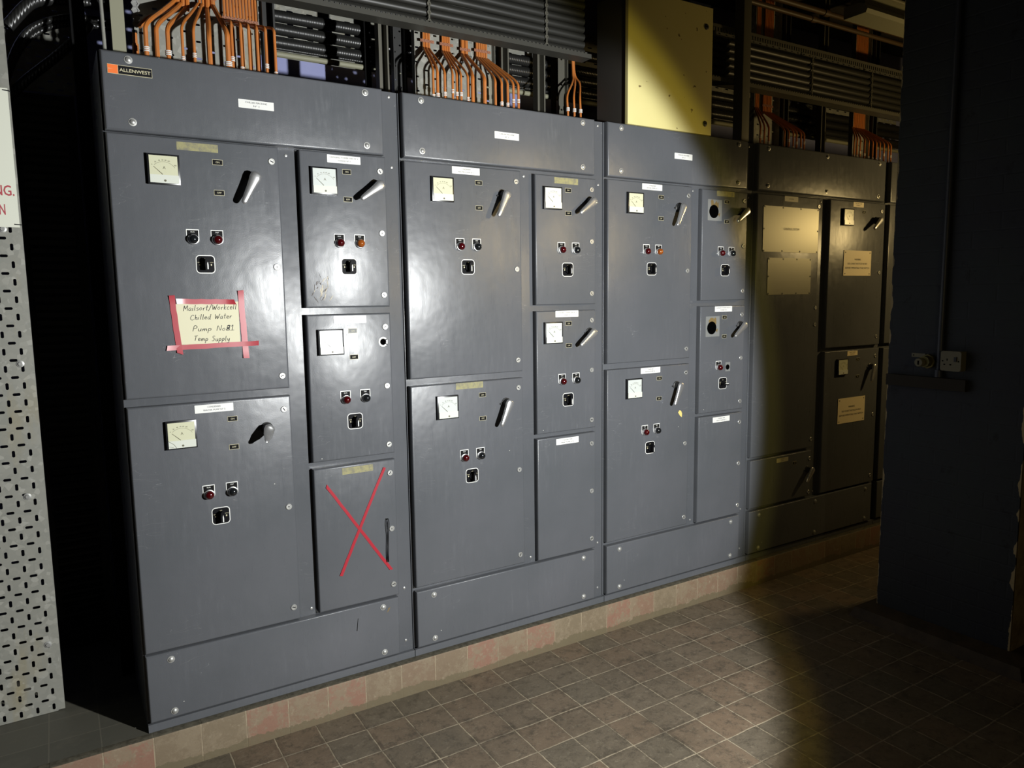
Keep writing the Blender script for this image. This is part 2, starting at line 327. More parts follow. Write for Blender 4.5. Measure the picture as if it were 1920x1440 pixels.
    def slots(s, x0, x1, z0, z1, y, t=0.002, cw=0.0247, ch=0.0296, kind='VH', m=0, L=0.0235, W=0.0098):
        nx, nz = max(1, round((x1-x0)/cw)), max(1, round((z1-z0)/ch)); cw, ch = (x1-x0)/nx, (z1-z0)/nz
        for i in range(nx):
            for j in range(nz):
                cx, cz = x0+(i+.5)*cw, z0+(j+.5)*ch; typ = None
                if kind == 'VH':
                    if i % 2 == 0 and j % 2 == 0: typ = 'V'
                    elif i % 2 and j % 2: typ = 'H'
                elif kind == 'H': typ = 'H' if (i+j) % 2 == 0 else None
                if typ is None:
                    s.add([(cx-cw/2, y, cz-ch/2), (cx+cw/2, y, cz-ch/2), (cx+cw/2, y, cz+ch/2), (cx-cw/2, y, cz+ch/2)], [(0, 1, 2, 3)], m); continue
                a, b = (W/2, L/2) if typ == 'V' else (L/2, W/2); rr = min(a, b); inn = []; out = []; n = 12
                for k in range(n):
                    th = 2*math.pi*(k+.5)/n; dx, dz = math.cos(th), math.sin(th)
                    inn.append((cx+dx*rr+math.copysign(a-rr, dx), cz+dz*rr+math.copysign(b-rr, dz)))
                    q = 1/max(abs(dx)/(cw/2), abs(dz)/(ch/2)); out.append([cx+dx*q, cz+dz*q])
                for (sx, sz) in ((1, 1), (-1, 1), (-1, -1), (1, -1)):        # snap nearest outer point to each corner
                    k = min(range(n), key=lambda k: (out[k][0]-cx-sx*cw/2)**2+(out[k][1]-cz-sz*ch/2)**2); out[k] = [cx+sx*cw/2, cz+sz*ch/2]
                v = [(p[0], y, p[1]) for p in out]+[(p[0], y, p[1]) for p in inn]+[(p[0], y+t, p[1]) for p in inn]
                f = [(k, (k+1) % n, n+(k+1) % n, n+k) for k in range(n)]+[(n+k, n+(k+1) % n, 2*n+(k+1) % n, 2*n+k) for k in range(n)]
                s.add(v, f, m)
        return s
    def build(s, name, mats, parent=None, label=None, org=None, **tags):
        if org is None: org = ORG.get(parent.name, Vector()) if parent else Vector()
        me = bpy.data.meshes.new(name); me.from_pydata([(v[0]-org[0], v[1]-org[1], v[2]-org[2]) for v in s.v], [], s.f)
        for mm in mats: me.materials.append(mm)
        me.polygons.foreach_set('material_index', s.m); me.validate(); me.update()
        me.polygons.foreach_set('use_smooth', [True]*len(me.polygons))
        me.set_sharp_from_angle(angle=math.radians(38))
        o = bpy.data.objects.new(name, me); COL.objects.link(o); ORG[o.name] = Vector(org)
        if parent: o.parent = parent
        else: o.location = org
        if label: o['label'] = label
        for k, v in tags.items(): o[k] = v
        return o
ORG = {}
def thing(name, label, cat, loc, group=None):
    o = bpy.data.objects.new(name, None); COL.objects.link(o); o.location = loc; o.empty_display_size = 0.05
    o['label'] = label; o['category'] = cat
    if group: o['group'] = group
    ORG[o.name] = Vector(loc); return o
def struct(name, mb, mats): return mb.build(name, mats, None, None, kind='structure')
def single(name, mb, mats, label, cat, org, group=None):
    o = mb.build(name, mats, None, label, org=Vector(org), category=cat)
    if group: o['group'] = group
    return o
def rrect(cx, cz, w_, h_, r, n=5):
    o = []
    for qx, qz, a0 in ((1, 1, 0), (-1, 1, 90), (-1, -1, 180), (1, -1, 270)):
        for k in range(n+1):
            a = math.radians(a0+90*k/n); o.append((cx+qx*(w_/2-r)+r*math.cos(a), cz+qz*(h_/2-r)+r*math.sin(a)))
    return o

# ------------------------------------------------------------------ room shell
KZ = 0.1415
struct('floor', MB().box(-2.6, 8.0, -6.0, 1.4, -0.12, 0.0), [FLOOR])
kb = MB(); prof = [(-0.023, -0.02), (-0.023, 0.132), (-0.021, 0.138), (-0.016, 0.1413), (0.01, KZ), (0.01, -0.02)]
v = [(x, y, z) for x in (-2.6, 6.6) for y, z in prof]; n = len(prof)
kb.add(v, [(i, i+n, (i+1) % n+n, (i+1) % n) for i in range(n)]+[tuple(range(n)), tuple(range(2*n-1, n-1, -1))])
struct('trim_1', kb, [KERB])
struct('trim_2', MB().box(-2.6, 6.6, 0.0, 1.4, -0.02, KZ-0.0005), [SLAB])
struct('wall_back', MB().box(-2.6, 8.0, 1.15, 1.40, 0.0, 3.6), [BLUEW])
struct('wall_left', MB().box(-2.7, -2.6, -6.0, 1.4, 0.0, 3.6), [DIMW])
struct('wall_right', MB().box(8.0, 8.1, -6.0, 1.4, 0.0, 3.6), [DIMW])
struct('wall_front', MB().box(-2.6, 8.0, -6.1, -6.0, 0.0, 3.6), [DIMW])
struct('ceiling', MB().box(-2.7, 8.1, -6.1, 1.4, 3.6, 3.7), [CEILM])
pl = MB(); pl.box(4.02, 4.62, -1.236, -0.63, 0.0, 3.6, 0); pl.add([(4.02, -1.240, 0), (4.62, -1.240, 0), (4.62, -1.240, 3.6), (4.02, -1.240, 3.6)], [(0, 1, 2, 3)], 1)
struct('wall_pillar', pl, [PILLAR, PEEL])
sk = MB()
v = [(3.93, -1.33, 0), (4.71, -1.33, 0), (4.71, -0.54, 0), (3.93, -0.54, 0), (3.95, -1.31, .05), (4.69, -1.31, .05), (4.69, -.56, .05), (3.95, -.56, .05), (4.015, -1.245, .075), (4.625, -1.245, .075), (4.625, -.625, .075), (4.015, -.625, .075)]
sk.add(v, [(0, 1, 5, 4), (1, 2, 6, 5), (2, 3, 7, 6), (3, 0, 4, 7), (4, 5, 9, 8), (5, 6, 10, 9), (6, 7, 11, 10), (7, 4, 8, 11), (8, 9, 10, 11), (3, 2, 1, 0)])
struct('trim_3', sk, [mat('dark_skirting_tile', (0.06, 0.045, 0.03), 0.6, 0, 0.3, 0, dirty((0.07, 0.05, 0.032), (0.025, 0.02, 0.014), 8))])

# ------------------------------------------------------------------ door furniture (all sub-parts of a door)
YD = 0.0
def ammeter(door, cx, cz, face, tilt=0.0, knocked=False):
    b = MB(); b.rpanel(cx-.048, cx+.048, cz-.048, cz+.048, -.014, 0, .0015, 0, 2)
    y = -.0146; f = 1 if face == 'cream' else 2
    b.add([(cx-.0425, y, cz-.018), (cx+.0415, y, cz-.018), (cx+.0415, y, cz+.0425), (cx-.0425, y, cz+.0425)], [(0, 1, 2, 3)], f)
    b.box(cx-.0425, cx+.0435, -.0165, -.014, cz-.0435, cz-.018, 3)
    px, pz = cx-.004, cz-.017
    a = math.radians(137); tx, tz = px+.036*math.cos(a), pz+.036*math.sin(a); dx, dz = -math.sin(a)*.0009, math.cos(a)*.0009
    b.add([(px-dx, y-.0012, pz-dz), (px+dx, y-.0012, pz+dz), (tx+dx*.5, y-.0012, tz+dz*.5), (tx-dx*.5, y-.0012, tz-dz*.5)], [(0, 1, 2, 3)], 4)
    for k in range(14):
        a0 = math.radians(135-k*7.2); a1 = math.radians(135-(k+1)*7.2); R1, R2 = .0400, .0407
        b.add([(cx+R1*math.cos(a0), y-.0004, pz+R1*math.sin(a0)), (cx+R2*math.cos(a0), y-.0004, pz+R2*math.sin(a0)), (cx+R2*math.cos(a1), y-.0004, pz+R2*math.sin(a1)), (cx+R1*math.cos(a1), y-.0004, pz+R1*math.sin(a1))], [(0, 1, 2, 3)], 4)
    for tt, ang in (('0', 139), ('20', 122), ('40', 106), ('60', 93), ('80', 82), ('100', 70), ('200', 42)):
        q = math.radians(ang); b.text(tt, cx+.046*math.cos(q), pz+.046*math.sin(q), y-.0004, .0038, 4)
    b.text('A', cx+.001, cz+.005, y-.0004, .009, 4)
    b.revolve(cx+.002, cz-.036, [(.0035, -.0165), (.0035, -.0175), (.0001, -.0175)], 4, 10)
    if knocked:                                           # cracked cover
        for q in (((-.042, -.018), (-.026, -.030)), ((-.026, -.030), (-.018, -.043)), ((-.042, -.036), (-.028, -.040))):
            (ax, az), (bx, bz) = q; b.tube([(cx+ax, -.0168, cz+az), (cx+bx, -.0168, cz+bz)], .0006, 4, 4)
    return b.build('ammeter', [BLACKP, CREAM, PALE, COVER, NEEDLE], door)
def pos_plate(door, cx, cz, t, pale=False):
    b = MB(); b.box(cx-.0165, cx+.0165, -.0012, 0, cz-.009, cz+.009, 1); b.box(cx-.0154, cx+.0154, -.0016, -.0010, cz-.0079, cz+.0079, 0); b.text(t, cx, cz, -.0019, .0058, 1)
    return b.build('position_plate', [SCUFF if pale else BLACKM, mat_gold], door)
mat_gold = mat('pale_gilt_lettering', (0.50, 0.46, 0.30), 0.5)
def name_plate(parent, cx, cz, l1, l2='', w_=.126, h_=.028, m=None, rot=0.0, y=0.0):
    b = MB(); p = rrect(0, 0, w_, h_, .0012, 1); c, s_ = math.cos(rot), math.sin(rot); p = [(cx+a*c-d*s_, cz+a*s_+d*c) for a, d in p]
    b.prism(p, y-.0016, y, 0)
    if l2: b.text(l1, cx, cz+.0058, y-.0020, .0056, 1, rot=rot, wid=min(w_*.86, .0048*len(l1))); b.text(l2, cx, cz-.0052, y-.0020, .0056, 1, rot=rot, wid=min(w_*.86, .0048*len(l2)))
    elif l1: b.text(l1, cx, cz, y-.0020, .0060, 1, rot=rot)
    return b.build('name_plate', [m or WHITE, INK], parent)
def ghost_plate(parent, cx, cz, w_=.128, h_=.026, bits=None):
    b = MB(); b.prism(rrect(cx, cz, w_, h_, .001, 1), -.0005, 0, 0)
    return b.build('adhesive_mark', [BRASSG], parent, 'old adhesive mark left by a missing name plate')
def door_lock(parent, cx, cz, key=False, ang=0.4):
    b = MB(); b.revolve(cx, cz, [(.0115, 0), (.0115, -.0022), (.0100, -.0036), (.0078, -.0036), (.0072, -.0020), (.0001, -.0020)], 0, 18)
    if key: b.revolve(cx, cz+.001, [(.0020, -.0021), (.0020, -.0026), (.0001, -.0026)], 1, 8); b.box(cx-.0008, cx+.0008, -.0026, -.002, cz-.005, cz+.001, 1)
    else:
        c, s_ = math.cos(ang), math.sin(ang); L, W = .0060, .0015
        b.prism([(cx+a*c-d*s_, cz+a*s_+d*c) for a, d in ((-L, -W), (L, -W), (L, W), (-L, W))], -.0024, -.0015, 1)
    return b.build('door_lock', [STEEL, HOLE], parent)
def bolt(parent, cx, cz, y=0.0, r=.0085):
    b = MB(); b.revolve(cx, cz, [(r*1.45, y), (r*1.45, y-.0016), (r, y-.0020), (r*.92, y-.0050), (r*.55, y-.0072), (.0001, y-.0078)], 0, 14)
    return b.build('panel_bolt', [STEEL], parent)
def indicator(door, cx, cz, kind, text='RUN'):
    b = MB(); p = [(cx-.020, cz+.031), (cx-.020, cz-.004)] + [(cx+.020*math.cos(math.radians(a)), cz-.004+.014*math.sin(math.radians(a))) for a in range(200, 341, 20)] + [(cx+.020, cz-.004), (cx+.020, cz+.031)]
    b.prism(p[::-1], -.0012, 0, 1)
    q = [(cx+(x-cx)*.88, cz+.002+(z-cz-.002)*.90) for x, z in p]; b.prism(q[::-1], -.0016, -.001, 0)
    b.text(text, cx, cz+.0225, -.0019, .0042, 1)
    b.revolve(cx, cz-.002, [(.0180, -.0015), (.0180, -.006), (.0165, -.0095), (.0150, -.0100)], 2, 24)
    R = .0150; b.revolve(cx, cz-.002, [(R, -.0095), (R, -.015)]+[(R*math.cos(math.radians(a)), -.015-R*.85*math.sin(math.radians(a))) for a in (18, 36, 54, 72, 89)], 3, 24)
    L = {'red': REDL, 'black': BLKL, 'amber': AMBL, 'broken': REDL}[kind]
    return b.build('indicator_lamp', [BLACKM, WHITE, CHROME, L], door, {'amber': 'amber indicator lens', 'red': 'red indicator lens', 'black': 'dark unlit indicator lens', 'broken': 'red indicator lens'}[kind])
def selector(door, cx, cz, turned=0.0):
    b = MB(); b.prism(rrect(cx, cz, .061, .061, .013), -.0012, 0, 1); b.prism(rrect(cx, cz, .0555, .0555, .0105), -.0018, -.0010, 0)
    b.text('OFF', cx, cz+.018, -.0021, .0036, 2); b.text('HAND', cx-.0185, cz+.0065, -.0021, .0034, 2, wid=.0125); b.text('AUTO', cx+.0185, cz+.0065, -.0021, .0034, 2, wid=.0125)
    for sx in (-1, 1): b.revolve(cx+sx*.0175, cz-.0015, [(.0030, -.0018), (.0030, -.0026), (.0001, -.0026)], 2, 10)
    b.revolve(cx, cz-.002, [(.0150, -.0018), (.0150, -.008), (.0135, -.0095), (.0001, -.0095)], 0, 22)
    c, s_ = math.cos(turned), math.sin(turned); rot = lambda a, d: (cx+a*c-d*s_, cz-.002+a*s_+d*c)
    L = [rot(a, d) for a, d in ((-.0052, -.018), (.0052, -.018), (.0064, 0), (.0050, .017), (0, .0225), (-.0050, .017), (-.0064, 0))]
    b.prism(L, -.0290, -.0095, 0); b.prism([rot(a, d) for a, d in ((.0005, -.015), (.0040, -.015), (.0042, 0), (.0024, .010), (.0005, .004))], -.0294, -.0288, 1)
    return b.build('selector_switch', [SELB, WHITE, mat_gold], door)
def lever(door, x0, z0, x1, z1, out0=-.034, out1=-.041, wid=1.0):
    b = MB(); d = Vector((x1-x0, 0, z1-z0)); Lh = d.length; d.normalize(); nrm = Vector((-d.z, 0, d.x))
    b.revolve(x0, z0, [(.0215, 0), (.0215, -.004), (.0180, -.006), (.0165, -.028)], 1, 22)
    S = [(-.017, .004, .45), (-.0145, .0115, .8), (-.008, .0185, 1), (.004, .0195, 1), (.022, .0165, 1), (.045, .0140, .95), (.075, .0118, .9), (Lh-.010, .0100, .85), (Lh-.003, .0078, .7), (Lh, .003, .35)]
    S = [q for q in S if q[0] <= Lh]; v = []; n = 16
    for (t, w_, th) in S:
        k = max(0, min(1, t/Lh)); y = out0+(out1-out0)*k; P = Vector((x0, y, z0))+d*t
        for i in range(n):
            a = 2*math.pi*i/n; ca, sa = math.cos(a), math.sin(a)
            v.append(P+nrm*(w_*wid*math.copysign(abs(ca)**.75, ca))+Vector((0, -1, 0))*(.0085*th*math.copysign(abs(sa)**.85, sa)))
    f = [(k*n+i, k*n+(i+1) % n, (k+1)*n+(i+1) % n, (k+1)*n+i) for k in range(len(S)-1) for i in range(n)]+[tuple(range(n-1, -1, -1)), tuple((len(S)-1)*n+i for i in range(n))]
    b.add(v, f, 0)
    q = Vector((x0, 0, z0))+Vector((-.027, 0, -.003)); b.revolve(q.x, q.z, [(.0042, 0), (.0042, -.004), (.0028, -.0055), (.0001, -.0055)], 1, 10)
    return b.build('isolator_handle', [CHROME, DSTEEL], door)

# ------------------------------------------------------------------ switchgear cabinets
def door_panel(cab, x0, x1, z0, z1, label=None):
    return MB().rpanel(x0, x1, z0, z1, 0.0, .0275, .0065).build('door', [PAINT], cab, label)
def cabinet(x0, x1, xp, label, wide=False):
    cab = thing('switchgear_cabinet', label, 'cabinet', (x0, 0.028, KZ), 'grey switchgear cabinets')
    b = MB(); b.rpanel(x0+.0008, x1-.0008, KZ+.001, 2.399, .028, .60, .003, 0, 2)
    b.box(x0+.001, x1-.001, .011, .0285, KZ+.0005, .170, 0)
    body = b.build('cabinet_body', [PAINT], cab)
    W = (1.135 if wide else .925)
    h = MB().rpanel(xp, xp+W, 2.157, 2.399, 0.0, .0275, .009).build('header_panel', [PAINT], cab)
    p = MB().rpanel(xp, xp+W, .179, .420, 0.0, .0275, .0065).build('plinth_panel', [PAINT], cab)
    xs = (.078, .572, 1.067) if wide else (.078, .857)
    for q in xs:
        for z in (2.376, 2.187): bolt(h, xp+q, z)
        for z in (.393, .204): bolt(p, xp+q, z)
    for (fx, fz) in ((.563, 2.130), (.962, 2.380), (.965, 2.120), (.578, .446), (.962, .440), (.962, .215)):
        if xp+fx < x1-.01:
            b = MB(); b.revolve(xp+fx, fz, [(.0052, .028), (.0052, .0262), (.003, .0252), (.0001, .0250)], 0, 10); b.build('frame_screw', [STEEL], body)
    return cab, h
def big_door(cab, xp, z0, z1, dz, name, face='pale', lamps=('red', 'black'), on=True, h=None, knocked=False, ghost=False, nmz=0.0):
    d = door_panel(cab, xp, xp+.530, z0, z1)
    ammeter(d, xp+.158, 2.046+dz, face, knocked=knocked)
    if ghost: ghost_plate(d, xp+.266, 2.127+dz)
    else: name_plate(d, xp+.268, 2.126+dz+nmz, *name)
    pos_plate(d, xp+.326, 2.083+dz, 'ON'); pos_plate(d, xp+.326, 1.983+dz, 'OFF')
    if h: lever(d, *h)
    else: lever(d, xp+.441, 2.040+dz, xp+.394, 1.947+dz)
    for z, k in ((2.100, False), (1.737, True), (1.350, False)): door_lock(d, xp+.505, z+dz, k, random.uniform(-1.2, 1.2))
    indicator(d, xp+.234, 1.828+dz, lamps[0]); indicator(d, xp+.311, 1.828+dz, lamps[1], 'TRIP')
    selector(d, xp+.269, 1.744+dz)
    return d
def small_door(cab, xp, z0, z1, dz, name, lamps=('red', 'black'), face='pale', handle=True, meter=True, ghost=False, turned=0.0, pale=False):
    d = door_panel(cab, xp+.602, xp+.929, z0, z1)
    if meter: ammeter(d, xp+.687, 2.046+dz, face)
    else:
        b = MB(); b.prism(rrect(xp+.690, 2.040+dz, .100, .104, .002, 1), -.0004, 0, 2)
        random.seed(int(z0*100)); pts = [(xp+.660+.055*k/7, 2.066+dz+random.uniform(0, .026)) for k in range(8)]
        b.prism([(xp+.664, 2.060+dz), (xp+.716, 2.052+dz)]+pts[::-1], -.0007, 0, 1)
        b.prism([(xp+.712, 2.02+dz), (xp+.728, 2.03+dz), (xp+.722, 2.008+dz)], -.0007, 0, 1)
        b.revolve(xp+.683, 2.033+dz, [(.0001, -.0012), (.0330, -.0012), (.0330, 0)], 0, 28)
        b.build('meter_hole', [HOLE, GLUE, SCUFF], d, 'round open hole with brown glue scuffs')
    if ghost: ghost_plate(d, xp+.766, 2.124+dz)
    else: name_plate(d, xp+.766, 2.128+dz, *name)
    pos_plate(d, xp+.775, 2.085+dz, 'ON', pale); pos_plate(d, xp+.776, 1.986+dz, 'OFF')
    if handle: lever(d, xp+.893, 2.041+dz, xp+.812, 1.984+dz)
    for z, k in ((2.096, False), (1.867, True), (1.635, False)): door_lock(d, xp+.905, z+dz, k, random.uniform(-1.2, 1.2))
    if lamps[0]: indicator(d, xp+.737, 1.829+dz, lamps[0])
    if lamps[1] == 'hole':
        b = MB(); b.prism(rrect(xp+.808, 1.826+dz, .036, .048, .001, 1), -.0004, 0, 1); b.revolve(xp+.806, 1.824+dz, [(.0001, -.0010), (.0140, -.0010), (.0140, 0)], 0, 20)
        b.build('lamp_hole', [HOLE, SCUFF], d, 'open hole where an indicator lamp is missing')
    elif lamps[1]: indicator(d, xp+.815, 1.829+dz, lamps[1], 'TRIP')
    selector(d, xp+.771, 1.741+dz, turned)
    return d
def blank_door(cab, xp, name=None, locks=True):
    d = door_panel(cab, xp+.602, xp+.929, .430, .990)
    if name: name_plate(d, xp+.766, .966, *name)
    for z, k in ((.937, False), (.710, True), (.479, False)): door_lock(d, xp+.905, z, k, random.uniform(-1.2, 1.2))
    return d

P1, P2, P3, P4 = .804, 1.8085, 2.8065, 3.812
# cabinet one
c1, h1 = cabinet(.797, 1.7985, P1, 'leftmost grey switchgear cabinet, with orange and black badge and red crossed door')
name_plate(h1, 1.267, 2.285, 'CHILLER MACHINE', 'Nº 1', .118, .028)
b = MB(); b.box(.8215, .9475, -.0020, 0, 2.3285, 2.3565, 2); b.box(.8225, .8505, -.0026, -.0015, 2.3295, 2.3555, 0); b.box(.8520, .9465, -.0026, -.0015, 2.3300, 2.3550, 1)
b.text('ALLENWEST', .899, 2.3425, -.0030, .0100, 2, wid=.088, off=.012); b.prism([(.8235, 2.3420), (.8370, 2.3425), (.8235, 2.3435)][::-1], -.0029, -.0025, 2)
b.build('maker_badge', [ORLOGO, BLACKP, mat_gold], h1, 'orange and black badge with pale lettering')
d = big_door(c1, P1, 1.304, 2.151, 0, ('', ''), 'cream', ('black', 'red'), ghost=True)
d = big_door(c1, P1, .428, 1.277, -.872, ('CONDENSER', 'WATER PUMP Nº 2'), 'cream', ('red', 'black'), h=(1.245, 1.166, 1.222, 1.130, -.036, -.085), knocked=True)
small_door(c1, P1, 1.590, 2.151, 0, ('COOLING TOWER FAN Nº 1', 'TOWER Nº 1'), ('red', 'amber'))
sc1 = [o for o in c1.children if o.name.startswith('door')][-1]
b = MB(); random.seed(21)
for k in range(26):
    x, z = 1.462+random.gauss(0, .017), 1.662+random.gauss(0, .022); L, W, a = random.uniform(.004, .017), random.uniform(.0008, .0026), random.uniform(.5, 2.2)
    c, s_ = math.cos(a), math.sin(a); b.prism([(x+p*c-q*s_, z+p*s_+q*c) for p, q in ((-L, 0), (-L*.3, -W), (L, -W*.4), (L*.5, W))], -.0006-.00001*k, 0, k % 2)
b.build('paint_scuff', [mat('pale_scuff', (0.46, 0.41, 0.30), 0.6), mat('dark_scuff', (0.05, 0.035, 0.025), 0.6)], sc1, 'patch of pale and dark paint scuffs')
pp1 = [o for o in c1.children if o.name.startswith('plinth_panel')][-1]
b = MB(); b.prism([(1.548, .322), (1.551, .322), (1.5565, .372), (1.5545, .372)], -.0005, 0, 0); b.prism([(1.676, .366), (1.684, .372), (1.692, .386), (1.684, .384)], -.0005, 0, 1)
b.build('paint_mark', [BLACKM, GLUE], pp1, 'dark scratch and small rusty mark')
d = small_door(c1, P1, 1.015, 1.566, -.583, ('COOLING TOWER FAN Nº 2', 'TOWER Nº 1'), ('red', 'black'), handle=False, pale=True)
b = MB(); b.revolve(1.699, 1.455, [(.019, 0), (.019, -.0014), (.0165, -.002), (.0145, -.0014), (.0001, -.0014)], 1, 24); b.revolve(1.699, 1.455, [(.0001, -.0018), (.0125, -.0018), (.0125, -.001)], 0, 20)
for a in (35, -35): q = math.radians(a); b.prism([(1.699+.010*math.cos(q)-.002*math.sin(q), 1.455+.010*math.sin(q)+.002*math.cos(q)), (1.699+.010*math.cos(q)+.002*math.sin(q), 1.455+.010*math.sin(q)-.002*math.cos(q)), (1.699+.019*math.cos(q)+.002*math.sin(q), 1.455+.019*math.sin(q)-.002*math.cos(q)), (1.699+.019*math.cos(q)-.002*math.sin(q), 1.455+.019*math.sin(q)+.002*math.cos(q))], -.0022, -.001, 0)
b.build('handle_socket', [HOLE, STEEL], d, 'bare round socket where the isolator handle is missing')
d = blank_door(c1, P1); ghost_plate(d, 1.578, .968, .062*2)
# cabinet two
c2, h2 = cabinet(1.7995, 2.7985, P2, 'second grey switchgear cabinet from the left, five doors, chiller machine plate')
name_plate(h2, 2.272, 2.281, 'CHILLER MACHINE', 'Nº 2', .118, .028)
big_door(c2, P2, 1.300, 2.146, 0, ('CONDENSER', 'WATER PUMP Nº 1'), 'cream', ('red', 'black'))
big_door(c2, P2, .438, 1.272, -.870, ('', ''), 'pale', ('red', 'black'), ghost=True)
small_door(c2, P2, 1.583, 2.140, -.004, ('', ''), ('red', 'black'), ghost=True)
small_door(c2, P2, 1.011, 1.557, -.586, ('COOLING TOWER FAN Nº 2', 'TOWER Nº 2'), ('red', 'black'))
blank_door(c2, P2, ('COOLING TWR', 'SPRAY PUMP Nº 2'))
# cabinet three
c3, h3 = cabinet(2.7995, 3.8025, P3, 'third grey switchgear cabinet, under the yellow enclosure, two meters missing')
name_plate(h3, 3.274, 2.283, 'CHILLER MACHINE', 'Nº 3', .118, .028)
big_door(c3, P3, 1.302, 2.146, 0, ('CONDENSER', 'WATER PUMP Nº 3'), 'cream', ('red', 'amber'))
d = big_door(c3, P3, .438, 1.274, -.870, ('CHILLED', 'WATER PUMP Nº 3'), 'pale', ('broken', 'black'))
small_door(c3, P3, 1.588, 2.140, 0, ('', ''), ('red', 'black'), meter=False, ghost=True)
small_door(c3, P3, 1.008, 1.560, -.585, ('COOLING TOWER FAN Nº 2', 'TOWER Nº 3'), ('red', 'hole'), meter=False, turned=1.5)
blank_door(c3, P3, ('COOLING TWR', 'SPRAY PUMP Nº 3'))
# cabinet four
c4, h4 = cabinet(3.8035, 4.990, P4, 'dim grey switchgear cabinet beside the blue pillar, with two metal plates on its door', True)
d = door_panel(c4, P4, P4+.520, .725, 2.144)
name_plate(d, 4.082, 2.127, 'CONTROL', '', .112, .028, mat('grubby_laminate', (0.42, 0.38, 0.26), 0.5))
for (x0, x1, z0, z1, t) in ((3.859, 4.320, 1.841, 2.083, 'CONTROL SYSTEM'), (3.904, 4.267, 1.612, 1.810, '')):
    b = MB(); b.prism(rrect((x0+x1)/2, (z0+z1)/2, x1-x0, z1-z0, .008, 3), -.0025, 0, 0)
    if t: b.text(t, 4.088, 1.966, -.0030, .0120, 1, wid=.128)
    for k in range(4):
        for zz in (z0+.006, z1-.006): b.revolve(x0+.008+(x1-x0-.016)*k/3, zz, [(.0045, -.0025), (.0045, -.0036), (.0001, -.0036)], 2, 8)
    for xx in (x0+.006, x1-.006): b.revolve(xx, (z0+z1)/2, [(.0045, -.0025), (.0045, -.0036), (.0001, -.0036)], 2, 8)
    b.build('blanking_plate', [ALU, INK, DSTEEL], d, 'brushed metal plate' if t else 'smaller brushed metal plate')
for z, k in ((2.099, False), (1.535, True), (1.439, False), (.774, False)): door_lock(d, 4.321, z, k)
d = door_panel(c4, P4, P4+.520, .437, .708)
name_plate(d, 4.075, .682, 'CONTROL', 'SUPPLY', .100, .024, mat('grubby_laminate_two', (0.42, 0.38, 0.26), 0.5)); pos_plate(d, 4.182, .650, 'ON'); lever(d, 4.300, .598, 4.240, .535)
for z in (.660, .460): door_lock(d, 4.316, z)
for z0, z1, dz, hnd in ((1.297, 2.147, 0, (4.865, 2.045, 4.786, 1.988)), (.432, 1.277, -.872, (4.868, 1.166, 4.826, 1.074))):
    d = door_panel(c4, P4+.612, P4+1.145, z0, z1)
    name_plate(d, 4.686, 2.128+dz, 'CHILLED WATER', 'PUMP Nº %d' % (1 if dz == 0 else 2), .100, .028, WARN); ammeter(d, 4.582, 2.052+dz, 'cream'); pos_plate(d, 4.742, 2.088+dz, 'ON')
    if dz: pos_plate(d, 4.745, 1.984+dz, 'OFF')
    lever(d, *hnd)
    for z, k in ((2.100, False), (1.736, True), (1.348, False)): door_lock(d, 4.919, z+dz, k)
    x0, x1, z0_, z1_ = 4.563, 4.829, (1.716 if dz == 0 else .836), (1.863 if dz == 0 else .988)
    b = MB(); b.box(x0, x1, -.003, 0, z0_, z1_, 0); cz = (z0_+z1_)/2
    for t, q in (('WARNING', .022), ('SEE CHART NOTICE IN BAY', -.003), ('BEFORE OPERATING THIS SWITCH', -.028)): b.text(t, (x0+x1)/2, cz+q, -.0035, .0100, 1, wid=.0082*len(t)+.004)
    for xx in (x0+.014, x1-.014):
        for zz in (z0_+.012, z1_-.012): b.revolve(xx, zz, [(.0035, -.003), (.0035, -.0042), (.0001, -.0042)], 1, 8)
    b.build('warning_plate', [WARN, INK], d, 'cream warning plate with dark lettering')
# cabinet five, mostly behind the pillar
c5, h5 = cabinet(4.9915, 6.0, 5.003, 'far right grey switchgear cabinet almost hidden behind the blue pillar')
big_door(c5, 5.003, 1.300, 2.146, 0, ('CONDENSER', 'WATER PUMP Nº 4'))
door_panel(c5, 5.003, 5.533, .432, 1.272)
for z0, z1 in ((1.585, 2.14), (1.01, 1.56), (.43, .99)): door_panel(c5, 5.605, 5.932, z0, z1)

# ------------------------------------------------------------------ stuck-on things
def ribbon(mb, a, b_, w0, w1, y, m=0, n=10, wob=.0012, torn=True, lift=0.0):
    A, B = Vector((a[0], 0, a[1])), Vector((b_[0], 0, b_[1])); d = (B-A).normalized(); nn = Vector((-d.z, 0, d.x)); v = []
    for i in range(n+1):
        t = i/n; p = A+(B-A)*t; w_ = (w0+(w1-w0)*t)/2; e = random.uniform(-wob, wob); yy = y-lift*(math.exp(-t*18)+math.exp(-(1-t)*18))
        o = d*(random.uniform(-.005, .005) if torn and i in (0, n) else 0)
        v += [p+nn*(w_+e)+Vector((0, yy, 0))+o, p-nn*(w_-e)+Vector((0, yy, 0))-o, p-nn*(w_-e)+Vector((0, yy+.0004, 0))-o, p+nn*(w_+e)+Vector((0, yy+.0004, 0))+o]
    f = [(4*i+j, 4*i+(j+1) % 4, 4*i+4+(j+1) % 4, 4*i+4+j) for i in range(n) for j in range(4)]+[(3, 2, 1, 0), (4*n, 4*n+1, 4*n+2, 4*n+3)]
    return mb.add(v, f, m)
note = thing('paper_note', 'handwritten cream paper note stuck with red tape on the large upper left door', 'note', (1.07, 0, 1.545))
b = MB(); p = [(.970, 1.477), (1.171, 1.473), (1.171, 1.618), (.967, 1.612)]; b.prism(p, -.0012, -.0002, 0)
